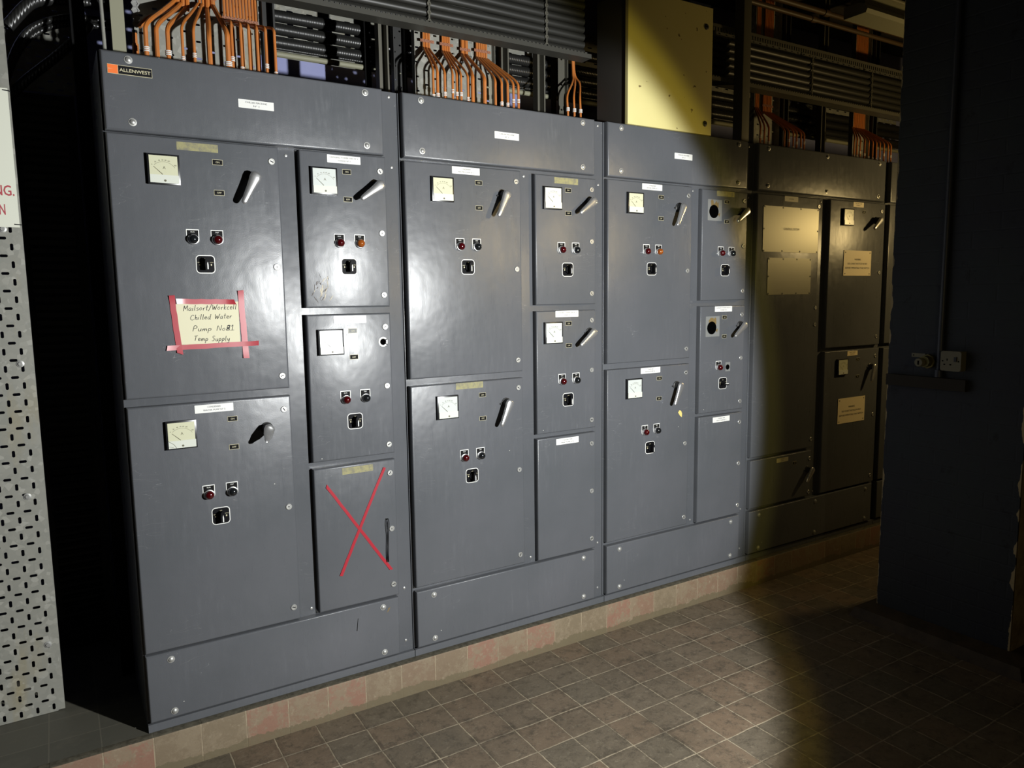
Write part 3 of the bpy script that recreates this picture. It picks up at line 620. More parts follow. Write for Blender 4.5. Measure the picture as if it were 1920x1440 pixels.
HAND = {'M': (.62, [[(0, 0), (.06, .95), (.26, .35), (.50, 1.0), (.56, .05)]]), 'a': (.44, [[(.36, .46), (.16, .50), (.02, .24), (.14, .02), (.34, .24), (.37, .46), (.36, .10), (.44, .02)]]),
 'i': (.20, [[(.06, .46), (.07, .04), (.14, .02)], [(.09, .66), (.10, .70)]]), 'l': (.22, [[(.08, 1.0), (.07, .10), (.15, .02)]]), 's': (.34, [[(.30, .46), (.12, .50), (.06, .36), (.26, .22), (.22, .04), (.02, .04)]]),
 'o': (.40, [[(.18, .50), (.02, .26), (.14, .02), (.32, .18), (.28, .44), (.18, .50)]]), 'r': (.32, [[(.05, .46), (.08, .02)], [(.08, .30), (.18, .46), (.32, .44)]]), 't': (.34, [[(.16, .92), (.15, .08), (.26, .02)], [(.0, .56), (.34, .60)]]),
 '/': (.42, [[(.02, -.20), (.40, 1.10)]]), 'W': (.72, [[(.02, .92), (.14, .04), (.32, .62), (.46, .04), (.70, .98)]]), 'w': (.54, [[(.02, .46), (.10, .04), (.25, .36), (.35, .04), (.52, .50)]]),
 'k': (.40, [[(.06, 1.0), (.08, .0)], [(.36, .52), (.10, .24), (.38, .0)]]), 'c': (.36, [[(.32, .44), (.16, .50), (.03, .24), (.14, .02), (.34, .08)]]), 'e': (.36, [[(.04, .24), (.30, .30), (.24, .48), (.08, .44), (.04, .16), (.16, .01), (.36, .08)]]),
 'C': (.56, [[(.50, .80), (.28, .96), (.04, .56), (.12, .10), (.34, .0), (.52, .12)]]), 'h': (.42, [[(.06, 1.0), (.08, .0)], [(.08, .30), (.24, .50), (.34, .34), (.34, .02), (.42, .02)]]), 'd': (.44, [[(.34, .40), (.14, .48), (.03, .20), (.14, .01), (.34, .22)], [(.40, 1.0), (.36, .04), (.44, .02)]]),
 'P': (.52, [[(.06, .0), (.12, 1.0), (.40, .96), (.46, .70), (.30, .50), (.10, .46)]]), 'u': (.42, [[(.05, .48), (.06, .10), (.20, .01), (.32, .18), (.36, .48), (.36, .06), (.42, .01)]]), 'm': (.58, [[(.04, .46), (.06, .02)], [(.06, .30), (.18, .48), (.26, .34), (.27, .02)], [(.27, .30), (.40, .48), (.50, .34), (.51, .02)]]),
 'p': (.42, [[(.06, .46), (.04, -.42)], [(.06, .34), (.22, .50), (.36, .32), (.26, .06), (.06, .08)]]), 'N': (.56, [[(.04, .0), (.08, .95), (.44, .05), (.50, 1.0)]]), 'T': (.54, [[(.0, .90), (.52, .98)], [(.24, .94), (.18, .02)]]),
 'S': (.46, [[(.42, .88), (.22, .98), (.06, .76), (.34, .44), (.28, .06), (.02, .06)]]), 'y': (.44, [[(.05, .46), (.10, .12), (.24, .06), (.38, .46)], [(.38, .46), (.30, -.30), (.10, -.42), (.02, -.28)]]),
 '1': (.34, [[(.04, .74), (.20, .98), (.20, .0)], [(-.02, .0), (.44, .02)]]), '2': (.42, [[(.04, .76), (.22, .96), (.36, .72), (.04, .04), (.42, .04)], [(.02, .44), (.40, .50)], [(.06, .84), (.40, .90)], [(.04, .24), (.40, .30)], [(.08, .60), (.38, .12)]]), ' ': (.42, [])}
random.seed(5)
for t, xl, xr, cz, h_, sl in (('Mailsort/Workcell', .994, 1.166, 1.5885, .0185, .004), ('Chilled Water', 1.013, 1.148, 1.5585, .0175, .003), ('Pump No21', 1.018, 1.152, 1.5195, .0180, .000), ('Temp Supply', 1.021, 1.138, 1.4875, .0175, -.004)):
    W = sum(HAND[c][0]+.10 for c in t); kx = (xr-xl)/W; x = xl
    for c in t:
        w_, st = HAND[c]; dz = random.uniform(-.0007, .0007)
        for q in st:
            P = [(x+(a+.16*d)*kx, -.0018, cz+dz+d*h_+sl*((x-xl)/(xr-xl))) for a, d in q]
            b.tube(catmull(P, 4) if len(P) > 2 else P, .00085 if c != '2' else .0012, 5, 1)
        x += (w_+.10)*kx
b.build('paper_sheet', [PAPER, INK], note)
random.seed(3)
for q in ((.974, 1.6215, 1.160, 1.6165, .017, .017), (.9605, 1.641, .975, 1.447, .018, .018), (1.180, 1.656, 1.188, 1.421, .0195, .020), (.936, 1.4665, 1.232, 1.4715, .0165, .0165)):
    ribbon(MB(), (q[0], q[1]), (q[2], q[3]), q[4], q[5], -.0021-.0003*random.random(), 0, 12, .0008, True, .004).build('tape_strip', [TAPE], note)
for a, b_, lab, yy in (((1.452, .921), (1.701, .542), 'red tape strip running down to the right across the lower small door', -.0010), ((1.686, .962), (1.494, .560), 'red tape strip running down to the left across the lower small door', -.0016)):
    o = ribbon(MB(), a, b_, .011, .012, yy, 0, 14, .0005, True, .002); single('tape_strip', o, [TAPE], lab, 'tape', (a[0], 0, a[1]), 'crossed red tape on the small door')
b = MB(); b.tube(catmull([(1.683, -.004, .577), (1.6835, -.006, .62), (1.687, -.008, .69), (1.6845, -.009, .735), (1.689, -.010, .757), (1.6945, -.009, .735), (1.691, -.008, .69), (1.689, -.006, .62), (1.690, -.004, .577)], 5), .0017, 6)
single('cable_tie', b, [BLACKP], 'thin black looped cable tie hanging on the red crossed door', 'cable tie', (1.688, 0, .75))
b = MB(); b.prism([(3.262, 1.030), (3.270, 1.041), (3.282, 1.038), (3.289, 1.024), (3.288, 1.004), (3.276, 1.012)][::-1], -.0008, 0)
single('torn_sticker', b, [TORN], 'small torn yellow sticker below the handle on the third cabinet', 'sticker', (3.275, 0, 1.02))

# ------------------------------------------------------------------ yellow enclosure on top of cabinet three
e = thing('wall_enclosure', 'tall enclosure with a yellow lid standing on top of the third cabinet', 'enclosure', (3.19, .10, 2.40))
MB().rpanel(2.928, 3.455, 2.4005, 2.995, .026, .232, .004).build('enclosure_body', [DBODY], e)
b = MB(); b.rpanel(2.923, 3.460, 2.4005, 2.998, 0.0, .020, .003); lid = b.build('enclosure_lid', [LID], e, 'pale yellow lid')
for z in (2.452, 2.905):
    b = MB(); b.revolve(3.415, z, [(.014, 0), (.014, -.002), (.011, -.004), (.0001, -.004)], 0, 18); b.box(3.408, 3.422, -.0048, -.0035, z-.0015, z+.0015, 1); b.build('lid_screw', [DSTEEL, HOLE], lid)

# ------------------------------------------------------------------ perforated sheet and sign at the left
t_ = thing('perforated_sheet', 'tall galvanised perforated sheet standing on the tiled step at the left edge', 'perforated sheet', (.25, .355, KZ))
b = MB(); b.slots(-.336, .5335, KZ+.006, 2.62, .352, .002, .0247, .0296, 'VH'); b.box(.5335, .555, .352, .354, KZ+.004, 2.62, 0); b.box(.5535, .555, .354, .376, KZ+.004, 2.62, 0)
b.box(-.336, .5335, .352, .354, KZ+.001, KZ+.006, 0); b.build('sheet', [GALV], t_)
for x, z in ((.500, 1.870), (.515, 1.415), (.500, .95), (.520, .40)):
    b = MB(); b.revolve(x, z, [(.012, .352), (.012, .350), (.007, .349), (.006, .345), (.0001, .345)], 0, 12); b.build('fixing_screw', [STEEL], t_)
s_ = thing('wall_sign', 'white sign with faded red lettering fixed to the perforated sheet', 'sign', (.25, .349, 1.88))
b = MB(); b.box(-.10, .5495, .3465, .3495, 1.876, 2.328, 0)
b.text('NG.', .543, 1.9970, .3458, .0335, 1, wid=.056, align='R', off=.012); b.text('N', .5135, 1.9345, .3458, .0345, 1, wid=.0165, align='R', off=.012); b.text(',', .500, 2.036, .3458, .02, 2, align='R')
b.build('sign_plate', [SIGNW, SIGNR, INK], s_)
for z in (2.3215, 1.8860):
    b = MB(); b.tube([(.536, .345, z), (.552, .344, z-.001), (.556, .352, z-.001)], .0018, 6); b.build('wire_tie', [DSTEEL], s_)

# ------------------------------------------------------------------ steelwork above the cabinets
def vtray(label, x0, x1, z0, z1, y, lip=.03, mt=None, kind='H'):
    t = thing('vertical_cable_tray', label, 'cable tray', ((x0+x1)/2, y, z0))
    MB().slots(x0, x1, z0, z1, y, .002, .047, .031, kind, 0, .018, .0080).build('tray_bed', [mt or GALV], t)
    b = MB(); b.box(x0-.002, x0, y-lip, y+.002, z0, z1); b.build('tray_flange', [mt or GALV], t)
    b = MB(); b.box(x1, x1+.002, y-lip, y+.002, z0, z1); b.build('tray_flange', [mt or GALV], t)
    return t
ZT = 2.402
vtray('galvanised vertical cable tray behind the orange cables above the leftmost cabinet', .952, 1.392, ZT, 3.55, .45)
vtray('galvanised vertical cable tray behind the orange cables above the second cabinet', 2.062, 2.470, ZT, 3.55, .45)
vtray('galvanised vertical cable tray above the dim cabinet, nearest the yellow enclosure', 4.262, 4.488, ZT, 3.55, .45)
vtray('galvanised vertical cable tray above the dim cabinet, nearest the blue pillar', 5.228, 5.398, ZT, 3.55, .45)
def channel(x0, x1, y0, y1, label, mt, z1=3.59, flanges=True):
    b = MB(); b.box(x0, x1, y1-.003, y1, ZT, z1, 0); b.box(x0, x0+.007, y0, y1-.003, ZT, z1, 0); b.box(x1-.007, x1, y0, y1-.003, ZT, z1, 0)
    return single('strut_channel', b, [mt], label, 'strut', ((x0+x1)/2, y1, ZT))
channel(1.862, 1.906, .345, .386, 'upright steel channel between the first two groups of orange cables', OLIVE)
channel(2.660, 2.704, .345, .386, 'upright steel channel above the second cabinet, right of its orange cables', OLIVE)
channel(4.832, 4.876, .375, .416, 'upright steel channel above the dim cabinet near the pillar', OLIVE)
channel(1.404, 1.452, .400, .446, 'dark upright channel beside the ribbon of orange cables', DSTEEL)
channel(2.493, 2.535, .400, .446, 'upright channel at the right edge of the second cable tray', OLIVE)
b = MB(); b.slots(2.862, 2.904, ZT, 3.5, .462, .003, .042, .06, 'H', 0, .012, .010); b.box(2.902, 2.906, .437, .465, ZT, 3.5)
single('perforated_angle', b, [OLIVE], 'short upright perforated angle behind the three loose orange cables', 'steel angle', (2.884, .46, ZT))
channel(4.50, 4.548, .400, .446, 'dark upright channel right of the first tray above the dim cabinet', DSTEEL)
channel(5.412, 5.462, .400, .446, 'dark upright channel right of the tray nearest the pillar', DSTEEL)
b = MB(); b.rpanel(3.905, 3.966, ZT, 3.59, .20, .262, .004)
single('box_section_post', b, [OLIVE], 'square steel post standing between the yellow enclosure and the dim cabinet', 'post', (3.935, .23, ZT))
b = MB(); b.tube([(.842, .30, ZT), (.836, .30, 3.0), (.830, .30, 3.59)], .0062, 10)
single('conduit', b, [GALV], 'thin grey conduit rising at the left corner of the leftmost cabinet', 'conduit', (.842, .30, ZT))
b = MB(); b.box(.866, .908, .298, .303, ZT, 3.59)
single('flat_bar', b, [KHAKI], 'wide khaki steel bar beside the thin grey conduit', 'steel bar', (.887, .30, ZT))
b = MB()
for k in range(16): b.revolve(.951, 2.60+k*.0235, [(.0085, .352), (.0140, .352), (.0140, .349), (.0085, .349), (.0085, .352)], 0, 6)
single('hanging_band', b, [STEEL], 'bright perforated fixing band hanging left of the orange cables', 'fixing band', (.951, .35, 2.6))
b = MB(); b.slots(2.000, 2.052, ZT, 3.4, .53, .003, .026, .03, 'H', 0, .010, .008); b.box(1.995, 2.000, .50, .533, ZT, 3.4); b.box(2.052, 2.057, .50, .533, ZT, 3.4)
single('perforated_upright', b, [DSTEEL], 'dark perforated upright left of the second cable tray', 'steel upright', (2.026, .53, ZT))
b = MB(); b.box(.753, .800, .50, .55, KZ, 3.59)
single('black_post', b, [BLACKM], 'black steel post behind the left corner of the leftmost cabinet', 'post', (.776, .52, KZ))
for x0, x1, lab in ((1.955, 1.985, 'dark bracket strap across the background cables, nearer the left tray'), (3.02, 3.05, 'dark bracket strap across the background cables behind the second cabinet')):
    b = MB(); b.box(x0, x1, .745, .755, 2.42, 3.2); b.box(x0, x1, .755, .84, 2.42, 2.43); single('bracket_strap', b, [BLACKM], lab, 'bracket', (x0, .75, 2.42))

def htray(name_, label, x0, x1, z0, z1, yb, yl, top=False):
    t = thing('horizontal_cable_tray', label, 'cable tray', ((x0+x1)/2, yb, z0))
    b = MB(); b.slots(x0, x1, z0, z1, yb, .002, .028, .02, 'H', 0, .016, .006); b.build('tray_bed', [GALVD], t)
    b = MB(); b.box(x0, x1, yl, yb, z0, z0+.002, 0); b.box(x0, x1, yl-.002, yl, z0-.001, z0+.018, 0)
    k = int((x1-x0)/.021)
    for i in range(k): xx = x0+.004+i*.021; b.box(xx, xx+.013, yl-.0005, yl+.006, z0+.0180, z0+.0235, 0)
    b.build('tray_flange', [LIPM if name_ == 'a' else OLIVE], t)
    if top:
        b = MB(); b.box(x0, x1, yl, yb, z1-.002, z1, 0); b.box(x0, x1, yl-.002, yl, z1-.016, z1, 0)
        for i in range(k): xx = x0+.004+i*.021; b.box(xx, xx+.012, yl+.002, yl+.008, z1-.034, z1-.016, 0)
        b.build('tray_flange', [OLIVE], t)
    return t
htray('a', 'horizontal cable tray of dusty black cables above the first two cabinets', 1.00, 2.868, 2.730, 3.12, .272, .200)
htray('b', 'horizontal cable tray of dusty black cables above the dim cabinet', 3.47, 6.4, 2.772, 3.062, .345, .268, True)
ordn = ['lowest', 'second lowest', 'third lowest', 'fourth from the bottom', 'fifth from the bottom', 'sixth from the bottom', 'seventh from the bottom', 'eighth from the bottom', 'ninth from the bottom', 'topmost']
for k in range(10):
    b = MB(); z = 2.7665+.0345*k; random.seed(k); P = [(x, .246+random.uniform(-.002, .002), z+random.uniform(-.0015, .0015)) for x in (1.0, 1.4, 1.8, 2.2, 2.6, 2.855)]; b.tube(catmull(P, 4), .0168, 12)
    single('black_cable', b, [SWAF], '%s dusty black cable on the tray above the first two cabinets' % ordn[k], 'cable', (1.9, .246, z), 'black cables on the left horizontal tray')
for k in range(6):
    b = MB(); z = 2.804+.0395*k; P = [(x, .318, z+random.uniform(-.001, .001)) for x in (3.47, 4.2, 5.0, 5.8, 6.4)]; b.tube(catmull(P, 4), .0190, 12)
    single('black_cable', b, [SWAF], '%s dusty black cable on the tray above the dim cabinet' % ordn[k], 'cable', (4.9, .318, z), 'black cables on the right horizontal tray')
for x, y, za, zb, lab in ((2.040, .222, 2.745, 3.10, 'pale cable cleat strap over the left horizontal tray, nearer the left end'), (2.630, .222, 2.745, 3.10, 'cable cleat strap over the left horizontal tray, nearer the yellow enclosure'), (4.62, .292, 2.785, 3.045, 'cable cleat strap over the right horizontal tray, left one'), (5.22, .292, 2.785, 3.045, 'cable cleat strap over the right horizontal tray, nearer the pillar')):
    b = MB(); k = int((zb-za)/.034)
    for i in range(k): b.revolve(x, za+.017+i*.034, [(.0045, y+.004), (.0095, y+.004), (.0095, y), (.0045, y), (.0045, y+.004)], 0, 8); b.box(x-.004, x+.004, y, y+.003, za+.025+i*.034, za+.043+i*.034)
    single('cable_cleat', b, [OLIVE], lab, 'cable cleat', (x, y, za))
# background armoured cables
t = thing('background_cable_tray', 'long cable tray far behind the cabinets carrying thick armoured cables', 'cable tray', (3.0, .84, 2.62))
MB().slots(1.3, 6.4, 2.712, 3.10, .84, .002, .045, .0285, 'H', 0, .030, .008).build('tray_bed', [GALV], t)
for k, (z, r) in enumerate(((2.768, .0255), (2.824, .0255), (2.878, .0255), (2.965, .024))):
    b = MB(); b.tube(catmull([(x, .802+random.uniform(-.003, .003), z+random.uniform(-.003, .003)) for x in (1.3, 1.9, 2.5, 3.4, 4.4, 5.4, 6.4)], 5), r, 14)
    single('armoured_cable', b, [SWA], '%s thick shiny armoured cable on the far tray behind the cabinets' % ['lowest', 'second', 'third', 'topmost'][k], 'cable', (3, .8, z), 'thick armoured cables on the far tray')
for z, r, m_, lab in ((2.731, .008, SWA, 'thin black cable under the thick armoured cables'), (2.706, .0125, KHAKI, 'pale metal pipe running below the far armoured cables')):
    b = MB(); b.tube(catmull([(x, .775, z+random.uniform(-.002, .002)) for x in (1.3, 2.2, 3.2, 4.4, 6.4)], 4), r, 12)
    single('pipe' if r > .01 else 'thin_cable', b, [m_], lab, 'pipe' if r > .01 else 'cable', (3, .775, z))

# ------------------------------------------------------------------ orange cables
ORD = ['first', 'second', 'third', 'fourth', 'fifth', 'sixth', 'seventh', 'eighth', 'ninth', 'tenth', 'eleventh', 'twelfth', 'thirteenth', 'fourteenth']
def cable(xt, xb, r, zs, ze, label, group, mark=True, yt=.43, yb=.30, zbot=2.35, ztop=3.5):
    mark = mark and random.random() < .78
    yb -= .075; xb = .622+(xb-.622)*(2.688+yb)/(2.688+yb+.075); ze -= .012
    o = thing('orange_cable', label, 'cable', (xb, yb, ZT), group)
    m_ = (zs+ze)/2; dx = xb-xt
    P = [(xt, yt, ztop), (xt, yt, (ztop+zs)/2), (xt, yt, zs+.03), (xt+dx*.10, yt-.012, zs-.005), (xt+dx*.5, (yt+yb)/2, m_), (xb-dx*.06, yb+.010, ze), (xb, yb, ze-.05), (xb, yb, ZT)]
    b = MB(); b.tube(catmull(P, 5), r, 8); b.build('cable_sheath', [ORANGE], o)
    if mark:
        mk = MB(); z0 = random.uniform(2.452, 2.492)
        for i in range(3): mk.revolve_z(xb, yb, z0+i*.006, r*1.45, .0034, i)
        mk.build('cable_marker', [WHITE, BLACKP], o, 'white and black marker sleeve')
    return o
def revolve_z(s, x, y, z, r, h_, i):
    n = 10; v = [(x+r*math.cos(2*math.pi*k/n), y+r*math.sin(2*math.pi*k/n), zz) for zz in (z, z+h_) for k in range(n)]
    return s.add(v, [(k, (k+1) % n, n+(k+1) % n, n+k) for k in range(n)]+[tuple(range(n-1, -1, -1)), tuple(range(n, 2*n))], 0)
MB.revolve_z = revolve_z
random.seed(11)
G1 = 'orange cables above the leftmost cabinet'
o = thing('orange_cable', 'thick orange cable with a loose cut end, leftmost above the first cabinet', 'cable', (.957, .33, 2.586), G1)
b = MB(); b.tube(catmull([(1.088, .43, 3.5), (1.090, .43, 3.1), (1.091, .43, 2.76), (1.070, .415, 2.700), (1.021, .38, 2.655), (.985, .35, 2.625), (.957, .325, 2.586)], 6), .0077, 10); b.build('cable_sheath', [ORANGE], o)
b = MB(); b.tube([(.937, .30, ZT), (.937, .30, 2.517)], .0108, 12); b.tube([(.937, .30, 2.515), (.9375, .30, 2.556)], .0078, 12); b.tube([(.9375, .30, 2.553), (.9378, .30, 2.562)], .0090, 12, 1)
single('cable_gland', b, [ORANGE, BLACKP], 'short orange cable stub in a sleeve at the left end above the first cabinet', 'cable gland', (.937, .30, ZT))
A1 = [(1.106, .972, .0077), (1.122, 1.007, .0077), (1.138, 1.043, .0077)]
for k, (a, b_, r) in enumerate(A1): cable(a, b_, r, 2.735-.012*k, 2.585, '%s thick curving orange cable from the left above the first cabinet' % ['second', 'third', 'fourth'][k], G1)
for k, (a, b_, r) in enumerate([(1.181, 1.091, .0052), (1.193, 1.130, .0052)]): cable(a, b_, r, 2.735, 2.60, '%s of the two thin orange cables right of the thick curving ones' % ['left', 'right'][k], G1)
cable(1.209, 1.182, .0092, 2.72, 2.58, 'thick straight orange cable in the middle above the first cabinet', G1)
cable(1.228, 1.247, .0092, 2.735, 2.60, 'thick orange cable beside the flat ribbon of orange cables', G1)
RB = [1.268+.0118*i for i in range(11)]; RBb = [1.263, 1.279, 1.296, 1.311, 1.325, 1.340, 1.355, 1.371, 1.387, 1.403, 1.420]
for i in range(11): cable(RB[i], RBb[i], .0054, 2.690, 2.635, '%s from the left in the flat ribbon of orange cables' % ORD[i], 'flat ribbon of orange cables', i % 2 == 0, .43, .30 if i % 2 == 0 else .345)
G2 = 'orange cables above the second cabinet'
T2 = [(2.110, 2.088, .0054), (2.1225, 2.109, .0066), (2.1355, 2.144, .0055), (2.204, 2.182, .0052), (2.2145, 2.203, .0052), (2.225, 2.224, .0052), (2.2355, 2.258, .0052), (2.305, 2.282, .0085), (2.324, 2.343, .0085), (2.380, 2.399, .0058), (2.3925, 2.432, .0058), (2.405, 2.464, .0055), (2.4165, 2.495, .0055), (2.4285, 2.522, .0055)]
for i, (a, b_, r) in enumerate(T2): cable(a, b_, r, 2.722, 2.590, '%s orange cable from the left above the second cabinet' % ORD[i], G2)
for k, (xm, xb) in enumerate(((2.925, 2.804), (2.930, 2.843), (2.935, 2.880))):
    o = thing('orange_cable', '%s of the three loose orange cables left of the yellow enclosure' % ['left', 'middle', 'right'][k], 'cable', (xb, .30, ZT), 'three loose orange cables')
    b = MB(); b.tube(catmull([(xm, .44, 3.4), (xm, .43, 2.9), (xm-.002, .42, 2.73), (xm+(xb-xm)*.35+(.012 if k == 2 else 0), .37, 2.665), (xb+.004, .31, 2.58), (xb, .30, 2.50), (xb, .30, ZT)], 5), .0052, 8); b.build('cable_sheath', [ORANGE], o)
    mk = MB(); [mk.revolve_z(xb, .30, 2.505+i*.006, .009, .0036, i) for i in range(3)]; mk.build('cable_marker', [WHITE], o, 'white marker sleeve')
T4 = [(4.282, 4.176), (4.294, 4.211), (4.306, 4.249), (4.352, 4.388), (4.365, 4.428), (4.378, 4.469), (4.392, 4.499), (4.405, 4.540), (4.418, 4.570)]
for i, (a, b_) in enumerate(T4): cable(a, b_, .0052, 2.705 if i > 2 else 2.72, 2.575, '%s orange cable from the left above the dim cabinet, left tray' % ORD[i], 'orange cables on the third tray')
T5 = [5.241+.0122*i for i in range(11)]; T5b = [5.067, 5.097, 5.131, 5.179, 5.223, 5.267, 5.307, 5.347, 5.392, 5.438, 5.470]
for i in range(11): cable(T5[i], T5b[i], .0050, 2.705, 2.59, '%s orange cable from the left on the tray nearest the pillar' % ORD[i], 'orange cables on the tray nearest the pillar')
def clips(label, xs, z, y=.421):
    b = MB(); b.box(min(xs)-.010, max(xs)+.010, y+.0005, y+.003, z-.006, z+.006, 0)
    for x in xs: b.revolve(x, z, [(.0025, y+.001), (.0065, y+.001), (.0065, y-.002), (.0025, y-.002), (.0025, y+.001)], 0, 10)
    return single('cable_clip', b, [CLAMP], label, 'cable clip', (sum(xs)/len(xs), y, z))
clips('copper coloured clip across the flat ribbon of orange cables', [RB[0]+.013*i for i in range(10)], 2.700)
clips('copper coloured clip at the top of the thick orange cables above the first cabinet', [1.180, 1.196, 1.212, 1.230], 2.762)
for xs, q in (((2.100, 2.116, 2.132, 2.147), 'first'), ((2.195, 2.211, 2.227, 2.243), 'second'), ((2.297, 2.313, 2.331), 'third'), ((2.372, 2.389, 2.406, 2.423, 2.438), 'fourth')):
    clips('copper coloured clip on the %s bundle of orange cables above the second cabinet' % q, xs, 2.752 if q != 'third' else 2.745)
clips('copper coloured clip on the orange cables of the left tray above the dim cabinet', (4.345, 4.36, 4.375, 4.39, 4.405, 4.42), 2.742)

# ------------------------------------------------------------------ dark corner left of the cabinets
t = thing('louvred_panel', 'dark ribbed panel in the gloom left of the leftmost cabinet', 'panel', (.64, .90, KZ))
b = MB(); b.box(.545, .745, .905, .915, KZ, 2.45); k = 70
for i in range(k): z = KZ+.02+i*(2.28/k); b.add([(.565, .904, z), (.725, .904, z), (.725, .894, z+.018), (.565, .894, z+.018)], [(0, 1, 2, 3)], 0)
b.build('ribbed_sheet', [DSTEEL], t)
b = MB(); b.box(.745, .760, .88, .915, KZ, 2.45); b.build('side_flange', [DSTEEL], t)
t = thing('background_perforated_plate', 'pale perforated plate high in the background behind the curved black cables', 'perforated plate', (.68, .895, 2.455))
MB().slots(.50, .80, 2.455, 3.0, .895, .002, .033, .030, 'H', 0, .021, .0075).build('plate', [GALV], t)
for pts, r, lab in (([(.515, .62, 2.24), (.545, .62, 2.434), (.592, .62, 2.560), (.655, .62, 2.630), (.764, .60, 2.668), (.90, .60, 2.672)], .0115, 'upper of the two paired black cables curving into the left corner'),
                    ([(.500, .62, 2.20), (.540, .62, 2.405), (.594, .62, 2.535), (.660, .62, 2.608), (.764, .60, 2.645), (.90, .60, 2.650)], .0105, 'lower of the two paired black cables curving into the left corner'),
                    ([(.56, .60, 2.60), (.632, .60, 2.690), (.691, .60, 2.716), (.767, .60, 2.728), (.92, .60, 2.73)], .021, 'thick ribbed black cable at the top left'),
                    ([(.52, .62, 2.33), (.600, .60, 2.42), (.690, .58, 2.502), (.760, .56, 2.570), (.82, .55, 2.64)], .017, 'black cable crossing low under the pale perforated plate')):
    b = MB(); b.tube(catmull(pts, 6), r, 12); single('curved_black_cable', b, [SWA], lab, 'cable', pts[0])

# ------------------------------------------------------------------ ceiling services at the right
for (x0, x1, y, z, r, lab) in ((3.5, 4.72, .30, 3.300, .017, 'upper brown pipe near the ceiling above the dim cabinet'), (3.5, 4.60, .30, 3.243, .015, 'lower brown pipe near the ceiling above the dim cabinet')):
    b = MB(); b.tube([(x0, y, z), (x1, y, z)], r, 14); b.tube([(x1-.005, y, z), (x1+.035, y, z)], r*1.25, 14); b.tube([(x1+.03, y, z), (6.5, y, z)], r*.9, 12)
    single('overhead_pipe', b, [mat('brown_pipe_'+lab[:5], (0.075, 0.045, 0.020), 0.5)], lab, 'pipe', (x0, y, z))
t = thing('fluorescent_fitting', 'yellowed fluorescent light fitting high up against the blue pillar', 'light fitting', (5.2, -.05, 3.2))
b = MB(); b.box(4.62, 5.95, -.03, .05, 3.215, 3.30); b.box(4.615, 4.632, -.035, .055, 3.205, 3.305); b.build('fitting_body', [KHAKI], t)
b = MB(); pr = [(-.035, 3.215), (-.075, 3.200), (-.095, 3.170), (-.085, 3.150), (-.03, 3.150), (.05, 3.150), (.05, 3.215)]; v = [(x, y, z) for x in (4.55, 5.95) for y, z in pr]; n = len(pr)
b.add(v, [(i, i+n, (i+1) % n+n, (i+1) % n) for i in range(n)]+[tuple(range(n)), tuple(range(2*n-1, n-1, -1))]); b.build('diffuser', [KHAKI], t)
b = MB(); b.tube([(4.66, -.045, 3.29), (5.9, -.045, 3.285)], .010, 10); b.build('tube', [CREAMP], t)
b = MB(); b.box(3.4, 6.5, -.35, -.12, 3.40, 3.58); single('cable_trunking', b, [DBODY], 'dark trunking running under the ceiling at the right', 'trunking', (5, -.2, 3.4))

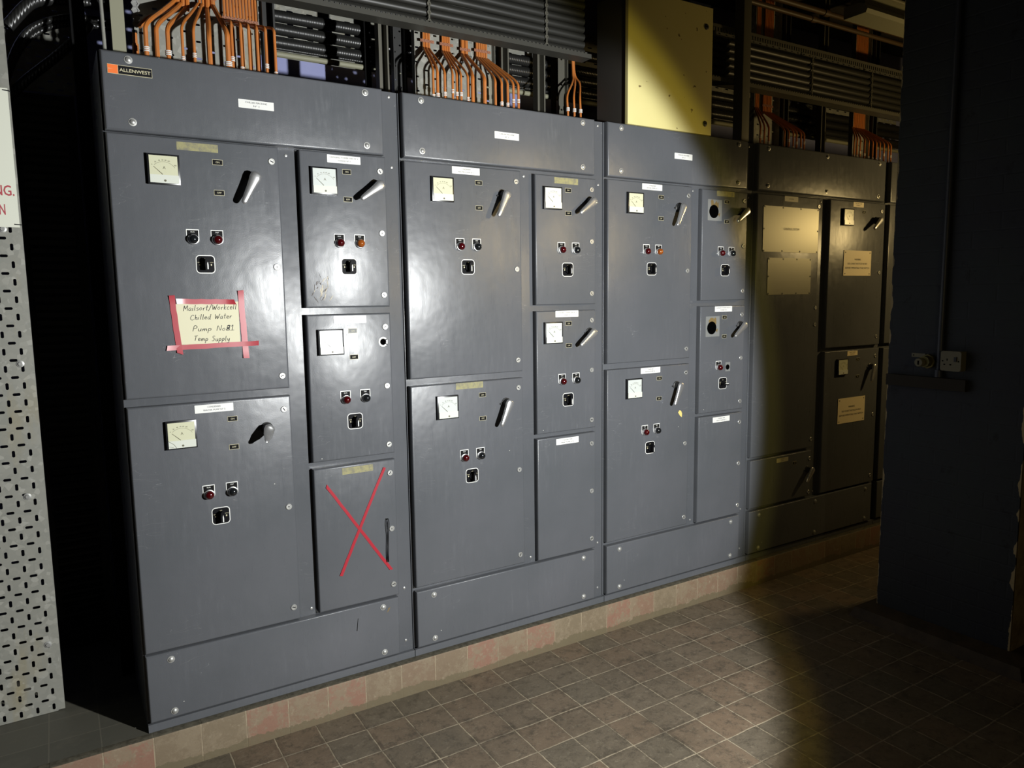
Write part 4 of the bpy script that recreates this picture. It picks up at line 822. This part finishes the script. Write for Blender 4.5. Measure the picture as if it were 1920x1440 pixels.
# ------------------------------------------------------------------ fittings on the pillar
XF = 4.02
t = thing('socket_outlet', 'cream metal switched socket outlet on the blue pillar', 'socket', (XF, -.944, 1.31))
b = MB(); b.box(XF-.040, XF-.0005, -.987, -.901, 1.270, 1.356); b.build('back_box', [CREAMP], t)
b = MB(); pp = rrect(-.944, 1.313, .088, .088, .010); v = [(XF-.045, y, z) for y, z in pp]+[(XF-.040, y, z) for y, z in pp]; n = len(pp)
b.add(v, [tuple(range(n)), tuple(range(2*n-1, n-1, -1))]+[(i, i+n, (i+1) % n+n, (i+1) % n) for i in range(n)], 0)
xx = XF-.0456
def q4(y0, y1, z0, z1, m): b.box(xx, xx+.0006, y0, y1, z0, z1, m)
q4(-.931, -.927, 1.314, 1.324, 1); q4(-.922, -.914, 1.295, 1.3005, 1); q4(-.948, -.940, 1.295, 1.3005, 1); q4(-.913, -.907, 1.310, 1.316, 1); q4(-.981, -.975, 1.310, 1.316, 1)
b.build('face_plate', [CREAMP, HOLE], t)
b = MB(); b.box(XF-.050, XF-.045, -.970, -.960, 1.312, 1.332); b.build('rocker_switch', [BLACKP], t)
def rev_x(mb, cy, cz, prof, m=0, n=20):
    v = []; f = []
    for r, x in prof: v += [(x, cy+r*math.cos(2*math.pi*i/n), cz+r*math.sin(2*math.pi*i/n)) for i in range(n)]
    for k in range(len(prof)-1):
        for i in range(n): f.append((k*n+i, k*n+(i+1) % n, (k+1)*n+(i+1) % n, (k+1)*n+i))
    mb.add(v, f, m)
t = thing('rotary_key_switch', 'round brass and grey key switch beside the cream socket on the pillar', 'switch', (XF, -.825, 1.30))
b = MB(); rev_x(b, -.827, 1.303, [(.033, XF-.0005), (.033, XF-.018), (.027, XF-.020), (.026, XF-.048), (.0001, XF-.048)], 0, 8); b.build('switch_body', [BRASS], t)
b = MB(); rev_x(b, -.815, 1.300, [(.020, XF-.048), (.020, XF-.066), (.017, XF-.070), (.0001, XF-.070)], 0, 22); b.box(XF-.0715, XF-.070, -.818, -.812, 1.290, 1.308, 1); b.build('switch_knob', [CREAMP, HOLE], t)
b = MB(); b.box(XF-.003, XF-.0005, -.808, -.745, 1.318, 1.336, 0); b.box(XF-.0036, XF-.003, -.757, -.752, 1.324, 1.330, 1)
single('small_label_plate', b, [CREAMP, HOLE], 'small pale label plate screwed above the key switch on the pillar', 'label plate', (XF, -.776, 1.327))
b = MB(); b.tube([(XF-.0135, -.880, 1.262), (XF-.0135, -.880, 3.59)], .0125, 12); b.tube([(XF-.0165, -.880, 1.236), (XF-.0165, -.880, 1.268)], .0160, 12)
single('conduit', b, [mat('painted_conduit', (0.040, 0.047, 0.068), 0.45)], 'vertical painted conduit on the blue pillar above the socket', 'conduit', (XF, -.88, 1.24))
b = MB(); b.box(XF-.028, XF-.0005, -1.003, -.640, 1.180, 1.232)
single('timber_batten', b, [WOOD], 'dark timber batten fixed under the socket on the pillar', 'batten', (XF, -.82, 1.18))
